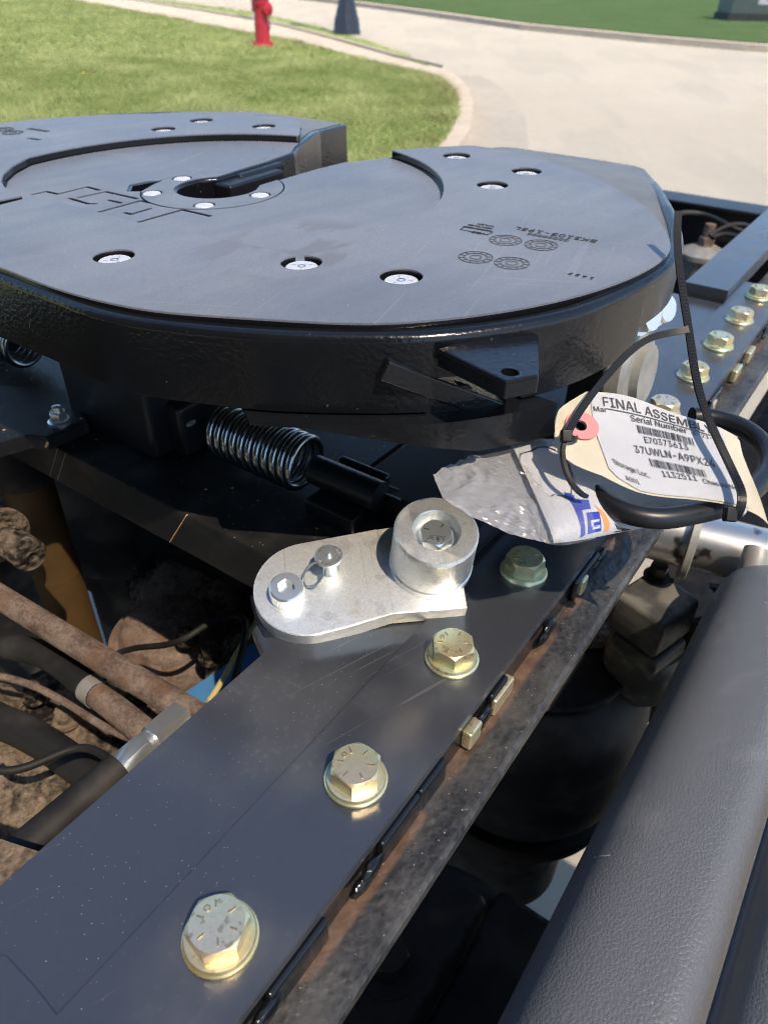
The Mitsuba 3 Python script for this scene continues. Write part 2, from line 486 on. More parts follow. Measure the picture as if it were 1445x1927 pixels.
def gz(xy):
    return -1.36 + 0.02 * (np.asarray(xy) @ FH)


def ground_sheet(pts, lift=0.0, thick=0.3, step=None):
    poly = Polygon(gxy(pts))
    if not poly.is_valid:
        poly = poly.buffer(0)
    m = poly_man(poly, -thick, 0.0)
    if step:
        m = m.refine_to_length(step)
    t = tri(m)
    t.vertices[:, 2] += gz(t.vertices[:, :2]) + lift
    return t


KERB_IN = [(-12, -5.4), (-4, -3.75), (0, -2.25), (2, -1.35), (3.5, -0.55), (5.5, 0.34), (7.43, 0.76), (8.56, 0.91), (9.57, 0.98), (10.35, 0.98), (11.01, 0.90), (11.49, 0.76), (12.1, 0.52)]
NEAR_EDGE = [(12.8, 0.08), (14.79, -0.94), (16.44, -1.85), (18.94, -3.75), (22.34, -6.02), (28.18, -10.42), (60, -34)]
KERB_OUT = [(-12, -5.2), (-4, -3.55), (0, -2.05), (2, -1.13), (3.5, -0.33), (5.5, 0.54), (7.62, 0.97), (9.23, 1.15), (10.4, 1.19), (11.29, 1.15), (12.1, 1.06), (12.64, 0.95)]
WALK_FAR = [(14.0, 0.20), (16.3, -0.80), (18.6, -1.85), (20.9, -3.0), (24.2, -5.2), (30, -9.3), (62, -32)]
STRIP_NEAR = [(14.0, 0.26), (16.3, -0.72), (18.6, -1.74), (20.9, -2.86), (24.2, -5.05), (30, -9.1), (62, -31.6)]
STRIP_FAR = [(14.42, 0.38), (16.31, -0.23), (20.21, -1.77), (24.69, -4.09), (29.32, -7.83), (62, -30)]
FAR_EDGE = [(70, -28), (45, -11), (31.87, -2.0), (28.03, 0.26), (22.0, 3.43), (19.21, 5.96), (17.77, 7.67), (15, 12.5), (13.5, 20), (12, 60)]

tag(add("street", ground_sheet([(-60, -60), (90, -60), (90, 90), (-60, 90)], 0.0), "m_street", False), "pale concrete street curving away behind the truck", "street", kind="structure")
ko_ = np.array(KERB_OUT)
kt_ = np.gradient(ko_, axis=0)
kt_ = np.stack([-kt_[:, 1], kt_[:, 0]], 1) / np.linalg.norm(kt_, axis=1)[:, None]
kt_ *= np.sign((kt_ @ np.array([-0.3, 1.0])))[:, None]
scene["m_gutter"] = principled(base_color=proc(lambda p, n, uv: mix((0.33, 0.295, 0.24), (0.45, 0.405, 0.335), 0.5 * fbm(p.x * 1.5, p.y * 1.5, 0.0, 4) + 0.5 * fbm(p.x * 11, p.y * 11, 0.0, 3))), roughness=0.85, specular=0.2)
tag(add("gutter", ground_sheet(KERB_OUT + (ko_ + kt_ * 0.62)[::-1].tolist(), 0.004, 0.1), "m_gutter", False), "greyer concrete gutter along the foot of the lawn kerb", "gutter", kind="structure")
tag(add("lawn", ground_sheet(KERB_IN + NEAR_EDGE + [(60, -60), (-12, -60)], 0.12, 0.2), "m_lawn", False), "mown green lawn inside the curve of the kerb", "lawn", kind="structure")
tag(add("kerb", ground_sheet(KERB_OUT + [(12.1, 0.52)] + KERB_IN[::-1][1:], 0.115, 0.2), "m_kerb", False), "pale concrete kerb round the corner of the lawn", "kerb", kind="structure")
tag(add("sidewalk", ground_sheet([(12.1, 0.52)] + NEAR_EDGE + WALK_FAR[::-1] + [(12.64, 0.95)], 0.105, 0.2), "m_kerb", False), "pale sidewalk running past the red hydrant", "sidewalk", kind="structure")
tag(add("kerb_001", ground_sheet([(12.64, 0.95)] + WALK_FAR + STRIP_NEAR[::-1], 0.15, 0.2), "m_kerb", False), "thin raised edging between sidewalk and the narrow grass strip", "kerb", kind="structure")
tag(add("verge", ground_sheet([(12.9, 0.72)] + STRIP_NEAR + STRIP_FAR[::-1], 0.12, 0.2), "m_lawn", False), "narrow grass strip between sidewalk and street", "grass", kind="structure")
fe = np.array(FAR_EDGE)
tn = np.gradient(fe, axis=0)
tn = np.stack([-tn[:, 1], tn[:, 0]], 1) / np.linalg.norm(tn, axis=1)[:, None]
tn *= np.sign((tn @ np.array([0.8, 0.5])))[:, None]
tag(add("far_kerb", ground_sheet(FAR_EDGE + (fe + tn * 0.35)[::-1].tolist(), 0.13, 0.2), "m_kerb", False), "concrete kerb on the far side of the street", "kerb", kind="structure")
tag(add("far_lawn", ground_sheet((fe + tn * 0.35).tolist() + [(90, 60), (90, -28)], 0.15, 0.2), "m_far_lawn", False), "darker green lawn across the street", "lawn", kind="structure")


lawn_poly = Polygon(KERB_IN + NEAR_EDGE + [(60, -60), (-12, -60)])


def blades(n, hr, rr, keep, hh, ww, seed):
    rg = np.random.default_rng(seed)
    h = hr[0] + (hr[1] - hr[0]) * rg.random(n)
    r = rr[0] + (rr[1] - rr[0]) * rg.random(n)
    ok = keep(h, r)
    q = gxy(np.stack([h[ok], r[ok]], 1))
    n = len(q)
    z = gz(q) + 0.12
    a = rg.random(n) * 2 * math.pi
    d = np.stack([np.cos(a), np.sin(a), 0 * a], 1)
    patch = np.clip((meshkit.fbm(np.stack([q[:, 0] * 1.5, q[:, 1] * 1.5, 0 * a], 1), 3, 5) - 0.5) * 2.0 + 0.5, 0, 1)
    fine = meshkit.fbm(np.stack([q[:, 0] * 6, q[:, 1] * 6, 0 * a], 1), 2, 8)
    ht = (hh * (0.6 + 0.8 * rg.random(n)) * (0.7 + 0.7 * patch))[:, None]
    w = ww * (0.7 + 0.6 * rg.random(n))[:, None]
    base = np.c_[q, z - 0.01]
    lean = np.stack([np.cos(a + 1.57), np.sin(a + 1.57), 0 * a], 1) * (ht * (0.7 + 1.6 * rg.random((n, 1))))
    v = np.stack([base - d * w, base + d * w, base + lean + [0, 0, 1] * ht], 1)
    t = np.clip(0.55 * patch + 0.45 * fine + 0.25 * (rg.random(n) - 0.5), 0, 1)[:, None]
    c = np.array([0.18, 0.27, 0.06]) * (1 - t) + np.array([0.68, 0.71, 0.34]) * t
    edge_d = shapely.distance(shapely.points(h[ok], r[ok]), lawn_poly.exterior)
    dry = rg.random(n) < np.where(meshkit.noise(np.stack([q[:, 0] * 2, q[:, 1] * 2, 0 * a], 1), 3) > 0.5, 0.06 + 0.45 * np.exp(-edge_d * 3.5), 0.06)
    c[dry] = [0.30, 0.25, 0.11]
    return v.reshape(-1, 3), np.arange(3 * n).reshape(-1, 3), np.repeat(c, 3, 0)


verge_poly = Polygon([(12.9, 0.72)] + STRIP_NEAR + STRIP_FAR[::-1])
inside = lambda poly: (lambda h, r: shapely.contains_xy(poly, h, r))
gv, gf, gc, off = [], [], [], 0
for args in ((150000, (5.5, 13), (-6.5, 1.1), inside(lawn_poly), 0.055, 0.006, 1), (110000, (13, 30), (-12, 0.2), inside(lawn_poly), 0.06, 0.011, 2), (22000, (13, 30), (-8, 0.6), inside(verge_poly), 0.06, 0.011, 3)):
    v, f, c = blades(*args)
    gv.append(v); gf.append(f + off); gc.append(c); off += len(v)
gm = trimesh.Trimesh(np.vstack(gv), np.vstack(gf), process=False)
tag(add("grass", gm, "m_blade", False, color=np.vstack(gc)), "short mown green grass covering the lawn and verge", "grass", kind="stuff")

# ------------------------------------------------------------------ fifth wheel
HALF = [(-.243, 0), (-.2435, .045), (-0.2441, 0.1184), (-0.2433, 0.1722), (-0.2332, 0.2103), (-0.2203, 0.2433), (-0.2062, 0.2738), (-0.1896, 0.3013), (-0.1719, 0.3277), (-0.1524, 0.3529), (-0.1283, 0.3755), (-0.0992, 0.3966), (-0.0705, 0.4121), (-0.0355, 0.4230), (0.0109, 0.4316), (0.0582, 0.4349), (.105, .427), (.15, .411), (.2, .389), (.25, .366), (.31, .338), (.372, .306), (.386, .292),
        (.392, .24), (.394, .135), (.384, .120), (.30, .098), (.205, .053), (.177, .035), (.13, .029), (.06, .027)]
crv = smooth_path(HALF[:19], 80)
half = [tuple(q) for q in crv] + HALF[19:]
hole = [(0.022 + 0.038 * math.cos(a), 0.038 * math.sin(a)) for a in np.linspace(math.radians(45), math.radians(180), 20)]
outline = Polygon(half + hole + [(x, -y) for x, y in hole[::-1][1:]] + [(x, -y) for x, y in half[::-1][:-1]])
TOP = -0.008
GROOVES = [[(-0.0959, 0.1249), (-0.0826, 0.1238), (-0.0821, 0.1062), (-0.0494, 0.1058), (-0.0506, 0.0863)],
           [(-0.078, 0.0803), (-0.0504, 0.0762), (-0.0492, 0.0329)],
           [(-0.0845, 0.0849), (-0.0859, 0.0556), (-0.0819, 0.0501)],
           [(-0.0961, 0.026), (-0.0518, 0.0242), (-0.0497, -0.0204)],
           [(-0.0675, 0.0497), (-0.0669, 0.0337)],
           [(-0.0849, 0.0055), (-0.0847, -0.0028), (-0.064, -0.0029)],
           [(-0.0955, -0.0263), (-0.0495, -0.0292), (-0.0489, -0.0635)]]
outline2 = outline.buffer(0.004, 16).buffer(-0.008, 16).buffer(0.004, 16)
body = poly_man(outline2.buffer(-0.0085), -0.030, TOP - 0.0002)
ring_hole = Point(0.015, -0.002).buffer(0.0685, 48).difference(Point(0.015, -0.002).buffer(0.0675, 48))
cuts = [poly_man(ring_hole, TOP - 0.004, 0.01)]
for g in GROOVES:
    cuts.append(poly_man(LineString(g).buffer(0.0013, cap_style=2, join_style=2), TOP - 0.003, 0.01))
cuts.append(poly_man(Polygon([(-.028, .052), (-.034, .060), (-.020, .074), (-.004, .070), (.004, .066)]), -0.026, 0.01))
RING_BOLTS = [(-.0289, .0355), (.0255, .0533), (.0255, -.0533), (-.0289, -.0355)]
for x, y in RING_BOLTS:
    cuts.append(m3.Manifold.cylinder(0.02, 0.0098, 0.0098, 28).translate([x, y, TOP - 0.004]))
body = body - m3.Manifold.batch_boolean(cuts, m3.OpType.Add)
bm = tri(body.refine_to_length(0.025))


def sag(v):
    """The two horns fall away gently towards the rear."""
    out = v.copy()
    out[:, 2] -= np.clip(v[:, 0] - 0.262, 0, None) * 0.075 * np.clip((v[:, 0] - 0.262) / 0.05, 0, 1)
    return out


bm.vertices = sag(bm.vertices)
ext = shapely.geometry.polygon.orient(outline2).exterior
N_ = 1500
ring_xy = np.array([ext.interpolate(t, normalized=True).coords[0] for t in np.arange(N_) / N_])
tg_ = np.roll(ring_xy, -2, 0) - np.roll(ring_xy, 2, 0)
tg_ /= np.linalg.norm(tg_, axis=1)[:, None]
inward = np.stack([-tg_[:, 1], tg_[:, 0]], 1)
u_, v_ = ring_xy[:, 0], ring_xy[:, 1]
throat = (np.abs(v_) < 0.128) & (u_ > -0.05)
rad = np.where(throat, 0.003, 0.0055)
rimtop = np.where(throat, TOP, TOP + 0.004 * np.clip((0.28 - u_) / 0.08, 0, 1))
zbot = np.full(N_, -0.058)
nearside = (v_ < 0) & ~throat
zbot[nearside & (u_ > -0.150) & (u_ < -0.100)] = -0.034
zbot[nearside & (u_ > 0.012) & (u_ < 0.36)] = -0.040
sec = [(lambda r, b: 0.018 + 0 * r, lambda r, b: b), (lambda r, b: 0.0010 + 0 * r, lambda r, b: b), (lambda r, b: 0 * r, lambda r, b: b + 0.001)]
sec += [(lambda r, b, a=a: r * (1 - math.cos(a)), lambda r, b, a=a: rimtop - r + r * math.sin(a)) for a in np.linspace(0, math.pi / 2, 9)]
sec += [(lambda r, b: r + 0.0045, lambda r, b: rimtop + 0 * r), (lambda r, b: r + 0.0047, lambda r, b: rimtop - 0.0015), (lambda r, b: r + 0.0049, lambda r, b: TOP + 0 * r), (lambda r, b: r + 0.0085, lambda r, b: TOP + 0 * r)]
rows_ = [np.c_[ring_xy + inward * np.asarray(fd_(rad, zbot))[:, None], fz_(rad, zbot)] for fd_, fz_ in sec]
rv = sag(np.concatenate(rows_))
i_, j_ = np.meshgrid(np.arange(len(sec) - 1), np.arange(N_), indexing="ij")
rq = np.stack([i_ * N_ + j_, i_ * N_ + (j_ + 1) % N_, (i_ + 1) * N_ + (j_ + 1) % N_, (i_ + 1) * N_ + j_], -1).reshape(-1, 4)
rim = trimesh.Trimesh(rv, np.vstack([rq[:, [0, 1, 2]], rq[:, [0, 2, 3]]]), process=False)
FW = "fifth_wheel"
tag(FW, "black cast fifth wheel coupling with grey top pads and a kingpin throat", "fifth wheel")
add(FW + "__casting", on_plate(bm), "m_casting", 40)
arc_ = np.r_[0, np.cumsum(np.linalg.norm(np.diff(ring_xy, axis=0), axis=1))]
run_ = np.concatenate([[0], np.cumsum([np.linalg.norm(rows_[k + 1][400] - rows_[k][400]) for k in range(len(rows_) - 1)])])
seam_v = np.concatenate([np.vstack([r_, r_[:1]]) for r_ in rows_])
M_ = N_ + 1
i_, j_ = np.meshgrid(np.arange(len(sec) - 1), np.arange(N_), indexing="ij")
rq = np.stack([i_ * M_ + j_, i_ * M_ + j_ + 1, (i_ + 1) * M_ + j_ + 1, (i_ + 1) * M_ + j_], -1).reshape(-1, 4)
rim = trimesh.Trimesh(sag(seam_v), np.vstack([rq[:, [0, 1, 2]], rq[:, [0, 2, 3]]]), process=False)
perimeter = arc_[-1] + np.linalg.norm(ring_xy[-1] - ring_xy[0])
rim_uv = np.concatenate([np.c_[np.r_[arc_, perimeter], np.full(M_, q_)] for q_ in run_])
add(FW + "__rim", on_plate(rim), "m_casting", True, uv=rim_uv)
# the rim shows smoother paint on the level face inside the pads
face = outline2.buffer(-0.0045)
disc = Point(0, 0).buffer(0.2315, 90)
liner_out = Polygon(smooth_path([(-.2385, -.02), (-.2385, -.065), (-.240, -.1154), (-.236, -.163), (-.2275, -.2002), (-.2125, -.2352), (-.1896, -.2811), (-.165, -.3228), (-.1294, -.3590), (-.0834, -.3910), (-.0224, -.4170), (.0214, -.4264), (.059, -.4275), (.0873, -.4206), (.1294, -.3995), (.1643, -.3763), (.1976, -.3451), (.2319, -.3058), (.2676, -.2453), (.2889, -.192), (.2955, -.156), (.2925, -.1237)], 120).tolist() + [(.2295, -.0715), (0, 0), (-.2385, .0)])
front = Polygon([(-.26, -.25), (-.26, .092), (-.128, .092), (-.1132, .0956), (-.1127, -.0494), (-.102, -.147), (-.05, -.16), (-.05, -.25)])
near_pad = liner_out.union(Polygon([(-.2385, -.07), (-.2385, .092), (-.1, .092), (-.1, -.07)])).difference(disc.difference(front.intersection(shapely.box(-.3, -.3, -.1, .3)))).buffer(0)
near_pad = max(near_pad.geoms, key=lambda g: g.area) if near_pad.geom_type != "Polygon" else near_pad
mirror = lambda g: shapely.affinity.scale(g, 1, -1, origin=(0, 0))
far_pad = mirror(liner_out).difference(disc).difference(shapely.box(-.3, -.3, .4, .104)).union(mirror(liner_out).difference(disc).intersection(shapely.box(0.1, 0, .4, .2))).union(Polygon([(-.2385, .104), (-.1425, .1042), (-.1212, .1004), (-.119, .1131), (-.116, .1278), (-.1112, .1438), (-.1018, .1641), (-.085, .187), (-.06, .21), (-.02, .235), (-.12, .26), (-.22, .20)]).intersection(mirror(liner_out).union(Polygon([(-.2385, .1), (-.1, .1), (-.1, .25), (-.2, .24), (-.2385, .15)])))).buffer(0)
far_pad = max(far_pad.geoms, key=lambda g: g.area) if far_pad.geom_type != "Polygon" else far_pad
NEAR_HOLES = [(-.1769, -.0982), (-.1084, -.2191), (-.09, -.293), (.2410, -.1398), (.2230, -.2318), (.1570, -.2290)]
FAR_HOLES = [(x, -y) for x, y in NEAR_HOLES]


def pad(poly, holes):
    m = bevel_prism(poly, -0.0012, 0.0, 0.0009)
    return m - m3.Manifold.batch_boolean([m3.Manifold.cylinder(0.05, 0.0150, 0.0150, 40).translate([x, y, -0.03]) for x, y in holes], m3.OpType.Add)


# recesses go on down through the casting
for poly_, holes_ in ((near_pad, NEAR_HOLES), (far_pad, FAR_HOLES)):
    key_ = add(FW + "__pad", on_plate(pad(poly_, holes_)), "m_liner", 30)
    core = poly_man(poly_.buffer(-0.0003), TOP - 0.002, -0.0011) - m3.Manifold.batch_boolean([m3.Manifold.cylinder(0.05, 0.0151, 0.0151, 40).translate([x, y, -0.03]) for x, y in holes_], m3.OpType.Add)
    add(key_ + "__edge", on_plate(core), "m_gloss_black", 30)
tag(FW + "__pad", "near grey pad with engraved marks")
tag(FW + "__pad_001", "far grey pad")
face_in = face.difference(Point(0.015, -0.002).buffer(0.069)).difference(near_pad.buffer(0.002)).difference(far_pad.buffer(0.002)).intersection(disc.buffer(-0.003)).difference(shapely.unary_union([LineString(g).buffer(0.0022) for g in GROOVES])).difference(Polygon([(-.03, .05), (-.036, .06), (-.020, .076), (-.002, .072), (.006, .064)]).buffer(0.002))
add(FW + "__face", on_plate(poly_man(face_in, TOP - 0.002, TOP + 0.0006)), "m_liner", False)
ring_in = Point(0.015, -0.002).buffer(0.0672, 48).intersection(outline.buffer(-0.003)).difference(shapely.unary_union([Point(q).buffer(0.0102) for q in RING_BOLTS])).difference(Polygon([(-.03, .05), (-.036, .06), (-.020, .076), (-.002, .072), (.006, .064)]).buffer(0.002))
add(FW + "__wear_ring", on_plate(poly_man(ring_in, TOP - 0.002, TOP + 0.0009)), "m_liner", False)
ramp = outline2.buffer(-0.0088).difference(disc).difference(near_pad.buffer(0.0015)).difference(far_pad.buffer(0.0015)).intersection(shapely.box(0.1, -.5, .5, .5))
for g_ in (ramp.geoms if hasattr(ramp, "geoms") else [ramp]):
    if g_.area > 0.002:
        rmesh = tri(poly_man(g_, TOP - 0.002, TOP + 0.0007).refine_to_length(0.03))
        rmesh.vertices = sag(rmesh.vertices)
        add(FW + "__ramp", on_plate(rmesh), "m_ramp", 30)
zb = lathe([(0, 0), (0.0122, 0), (0.0126, 0.0015), (0.0118, 0.0042), (0.011, 0.0048), (0, 0.0048)])
zmark = cat([box((0.0050, -0.0003, 0.0046), (0.0085, 0.0003, 0.0050), rot=rz(a)) for a in (0.4, 2.5, 4.5)] + [lathe([(0.0022, 0.0046), (0.0030, 0.0046), (0.0030, 0.0052), (0.0022, 0.0052)], seg=16)])
for i, (x, y) in enumerate(NEAR_HOLES + FAR_HOLES):
    b = add(FW + "__pad_bolt", on_plate(moved(zb, (x, y, TOP + 0.0004))), "m_zinc_matte", 35)
    if i < 6:
        add(b + "__head_mark", on_plate(moved(zmark, (x, y, TOP + 0.0004), rz(i * 1.3))), "m_spring_steel", False)
rb = lathe([(0, 0), (0.0085, 0), (0.0088, 0.003), (0.0080, 0.0042), (0, 0.0048)], seg=28)
for x, y in RING_BOLTS:
    add(FW + "__ring_bolt", on_plate(moved(rb, (x, y, TOP - 0.0035))), "m_zinc_matte", 35)
# lock jaw in the throat
jaw = cat([rbox((0.045, 0.006, -0.045), (0.128, 0.030, -0.012), 0.003), rbox((0.075, 0.020, -0.040), (0.145, 0.034, -0.0095), 0.003), rbox((-0.02, -0.04, -0.075), (0.16, 0.045, -0.055), 0.003)])
add(FW + "__lock_jaw", on_plate(jaw), "m_satin_black", 30)
# bearing lip under the skirt
lip_outer = outline.buffer(0.012).difference(outline.buffer(-0.02)).intersection(Polygon([(-.205, -.24), (-.25, -.31), (-.15, -.50), (-.088, -.50), (-.088, -.37), (-.12, -.32)]))
lip = poly_man(max(lip_outer.geoms, key=lambda g: g.area) if lip_outer.geom_type != "Polygon" else lip_outer, -0.084, -0.0590).refine_to_length(0.008)
lt = tri(lip)
t_ = np.clip((lt.vertices[:, 0] + 0.205) / 0.07, 0, 1)
lt.vertices[:, 2] = -0.0590 + (lt.vertices[:, 2] + 0.0590) * (0.1 + 0.9 * t_)
add(FW + "__bearing_lip", on_plate(lt), "m_casting", 40)
blk = outline.buffer(-0.001).difference(outline.buffer(-0.02)).intersection(Polygon([(-.150, -.32), (-.150, -.5), (-.128, -.5), (-.128, -.32)]))
add(FW + "__latch_stop", on_plate(cat([bevel_prism(blk, -0.0595, -0.0415, 0.002)])), "m_casting", 40)
# lug with a hole, on the skirt
lug_poly = Polygon([(-0.15, -0.363), (-0.105, -0.375), (-0.089, -0.396), (-0.147, -0.424), (-0.164, -0.414), (-0.162, -0.406)]).buffer(0.002, join_style=1).buffer(-0.0005)
lug = bevel_prism(lug_poly, -0.027, -0.016, 0.002) - m3.Manifold.cylinder(0.05, 0.0052, 0.0052, 32).translate([*(-0.154, -0.411), -0.05])
add(FW + "__lug", lug, "m_casting", 40)
# orange sealant left in the groove beside the near pad
seal = smooth_path([(.018, -.4300), (.040, -.4318), (.064, -.4316)], 16)
add(FW + "__sealant", on_plate(tube(np.c_[seal, np.full(16, -0.0074)], 0, flat=(0.0013, 0.0010))), "m_orange_seal", False)
# engraved marks of the near pad: thin dark print cut flush with its face


def engraved(text, h, start, along, bold=False):
    m = meshkit.text_mesh(text, h, 0.0004, bold)
    a = np.asarray(along, float)
    a /= np.linalg.norm(a)
    R = np.array([[a[0], -a[1], 0], [a[1], a[0], 0], [0, 0, 1.0]])
    return on_plate(moved(m, (*start, 0.0001), R))


add(FW + "__engraving", engraved("SK3105-195L", 0.0070, (.0590, -.3745), (-.08, 1)), "m_engrave", False)
add(FW + "__engraving", engraved("00000000", 0.0048, (.0475, -.3560), (-.08, 1)), "m_engrave", False)
add(FW + "__engraving", cat([engraved("VDD", 0.0042, (.0245, -.2960), (-.08, 1)), engraved("MADE WITH", 0.003, (.0330, -.2960), (-.08, 1)), engraved("RECYCLED", 0.003, (.0390, -.2940), (-.08, 1)), engraved("NYLON", 0.003, (.0450, -.2920), (-.08, 1)),
    on_plate(cat([box((.0215, -.2985, .0001), (.0220, -.2735, .0005)), box((.0305, -.2985, .0001), (.0310, -.2735, .0005)), box((.0220, -.2985, .0001), (.0305, -.2980, .0005)), box((.0220, -.2740, .0001), (.0305, -.2735, .0005))]))]), "m_engrave", False)
add(FW + "__engraving", engraved("1 4 2 7", 0.004, (-.0175, -.4030), (0, 1)), "m_engrave", False)
dial = [lathe([(r, 0), (r + 0.00035, 0), (r + 0.00035, 0.0003), (r, 0.0003)], seg=44) for r in (0.0040, 0.0080, 0.0122)]
dial += [box((0.0080, -0.00015, 0), (0.0122, 0.00015, 0.0003), rot=rz(a)) for a in np.arange(12) * math.pi / 6 + 0.2]
dial = cat(dial)
for x, y in ((-.0281, -.3161), (-.024, -.3432), (.0184, -.3158), (.0238, -.3431)):
    add(FW + "__date_dial", on_plate(moved(dial, (x, y, 0.0001), rz(x * 40))), "m_engrave", False)

for q_ in ((0.0413, 0.3871), (0.0369, 0.3601)):
    add(FW + "__date_dial", on_plate(moved(dial, (*q_, 0.0001))), "m_engrave", False)
add(FW + "__engraving", engraved("SK3105", 0.0070, (0.0691, 0.3304), (-.08, 1)), "m_engrave", False)
add(FW + "__engraving", engraved("1427", 0.0060, (0.0339, 0.2961), (-.08, 1)), "m_engrave", False)

# ------------------------------------------------------------------ pedestal bracket beside the skirt
PB = "pedestal_bracket"
tag(PB, "grey cast pedestal with two zinc bolts under the right edge of the fifth wheel", "bracket")
add(PB + "__body", cat([rbox((0.13, -0.385, -0.2165), (0.25, -0.345, -0.085), 0.006), rbox((0.10, -0.37, -0.2165), (0.30, -0.24, -0.200), 0.004)]), "m_satin_black", 30)
add(PB + "__bushing", cat([lathe([(0, 0), (0.040, 0), (0.044, 0.004), (0.044, 0.016), (0.040, 0.020), (0.0, 0.020)], (0.125, -0.392, -0.125), (0, -1, 0.1)), lathe([(0, 0), (0.027, 0), (0.027, 0.026), (0, 0.026)], (0.125, -0.394, -0.125), (0, -1, 0.1))]), "m_grey_cast", 35)
for x, z in ((0.098, -0.0625), (0.143, -0.0690)):
    bk = add(PB + "__bolt", moved(hexhead(0.0125, 0.011), (x, -0.410, z), frame((-.3, -1, 0.35))), "m_zinc", 30)
    add(bk + "__washer", lathe([(0, 0), (0.015, 0), (0.015, 0.004), (0, 0.004)], (x, -0.4065, z - 0.001), (-.3, -1, 0.35)), "m_zinc", 30)

# ------------------------------------------------------------------ bolted mounting plate along the frame
RT = -0.2177
MP = "mounting_plate"
tag(MP, "long black steel mounting plate bolted along the near frame rail", "steel plate")
strip_poly = shapely.box(-1.0, -0.446, 0.766, -0.378)
add(MP + "__strip", bevel_prism(strip_poly, RT - 0.008, RT, 0.0012), "m_paint", 30)
chan = Polygon([(-1.0, -.3785), (-1.0, -.300), (-.262, -.300), (-.250, -.279), (-.134, -.249), (-.133, -.2225), (.655, -.2225), (.655, -.3785)])
add(MP + "__inner_sheet", bevel_prism(chan, RT - 0.014, RT - 0.0045, 0.003), "m_paint", 30)
add(MP + "__end_sheet", bevel_prism(shapely.box(.664, -.3775, 1.4, -.312), RT - 0.012, RT + 0.012, 0.002), "m_paint", 30)
add(MP + "__corner_sheet", bevel_prism(Polygon([(-0.489, -0.323), (-0.479, -0.336), (-0.479, -0.359), (-0.48, -0.379), (-0.492, -0.393), (-0.513, -0.365)]), RT - 0.004, RT - 0.0015, 0.001), "m_paint", 30)
add(MP + "__leg", bevel_prism(shapely.box(-1.0, -0.4445, 0.766, -0.438), RT - 0.045, RT - 0.0085, 0.0005), "m_gloss_black", 30)
washer = lathe([(0.0, 0), (0.0183, 0), (0.0187, 0.0008), (0.0187, 0.0022), (0.0180, 0.0028), (0.0176, 0.0032), (0.0172, 0.0050), (0.0150, 0.0056), (0, 0.0056)])
head = hexhead(0.0155, 0.0112).translate([0, 0, 0.0054])
marks = cat([box((0.0070, -0.00045, 0.0164), (0.0108, 0.00045, 0.0171), rot=rz(a)) for a in np.arange(6) * math.pi / 3 + 0.5] + [lathe([(0.0011, 0), (0.0017, 0), (0.0017, 0.0007), (0.0011, 0.0007)], (0.0088 * math.cos(1.0), 0.0088 * math.sin(1.0), 0.0164), seg=16)])
BOLTS = [(-0.414, -0.415), (-0.306, -0.416), (-0.192, -0.413), (-0.08, -0.412), (0.03, -.414), (0.14, -.415), (0.250, -.416), (0.3615, -.4160), (0.4735, -.4160), (0.5835, -.4155), (0.699, -.415)]
TURN = [0.35, 0.50, 0.62, 0.95, 0.3, 0.9, 0.7, 0.72, 0.70, 0.74, 0.8]
for (x, y), a in zip(BOLTS, TURN):
    R = rz(a)
    b = add(MP + "__bolt", moved(head, (x, y, RT + 0.0002), R), "m_yellow_zinc", 25)
    add(b + "__washer", moved(washer, (x, y, RT + 0.0002), R), "m_yellow_zinc", 35)
    add(b + "__grade_mark", moved(marks, (x, y, RT + 0.0002), R), "m_plating_mark", False)
# runs of weld and left-over clips in the gap between plate and frame rail


def blob(loc, r, seed, squash=(1, 1, 1)):
    s = trimesh.creation.icosphere(subdivisions=3, radius=1.0)
    d = meshkit.fbm(s.vertices * 1.7 + seed * 9.1, 3, seed)
    s.vertices *= (0.75 + 0.55 * d)[:, None] * np.asarray(squash) * r
    return moved(s, loc)


wx = [-0.42, -0.335, -0.208, -0.105, 0.0, 0.17, 0.33, 0.48, 0.62]
for i, x in enumerate(wx):
    add(MP + "__weld", cat([blob((x, -0.449, RT - 0.018), 0.0065, i + 1, (1.5, 0.55, 0.9)), blob((x - 0.007, -0.4490, RT - 0.022), 0.0058, i + 41, (1.8, 0.5, 1.0))]), "m_gloss_black", 60)
for i, (x, l) in enumerate(((-0.395, .045), (-0.305, .04), (-0.27, .03), (-0.185, .024), (-0.03, .05), (0.1, .05), (0.23, .04), (0.36, .05))):
    add(MP + "__weld_pad", rbox((x - l / 2, -0.4495, RT - 0.032), (x + l / 2, -0.4440, RT - 0.010), 0.0025), "m_gloss_black", 40)
for x, l in ((-0.222, .016), (-0.182, .028), (0.305, .022), (0.345, .018), (0.46, .03), (0.53, .03), (-0.04, .012)):
    add(MP + "__clip", rbox((x - l / 2, -0.4520, RT - 0.030), (x + l / 2, -0.4440, RT - 0.014), 0.002), "m_yellow_zinc", 40)

# ------------------------------------------------------------------ frame rail
FR = "frame_rail"
tag(FR, "worn dark frame rail with a rusty edge beside the black mounting plate", "frame rail")
prof = Polygon([(-.476, -.260), (-.4755, -.2535), (-.4725, -.2505), (-.385, -.2505), (-.385, -.440), (-.395, -.440), (-.395, -.262), (-.474, -.262)])
rail = trimesh.creation.extrude_polygon(prof, 3.0, engine="earcut")
rail.vertices = np.stack([rail.vertices[:, 2] - 1.3, rail.vertices[:, 0], rail.vertices[:, 1]], 1)
add(FR + "__beam", rail, "m_rail", 40)
edge = np.stack([np.linspace(-1.3, 1.7, 60), np.full(60, -0.4740), np.full(60, -0.2535)], 1)
FR2 = "far_frame_rail"
tag(FR2, "dark frame rail on the far side under the fifth wheel", "frame rail")
r2 = rail.copy(); r2.vertices = r2.vertices * [1, -1, 1]; r2.invert()
add(FR2 + "__beam", r2, "m_dusty_black", 40)
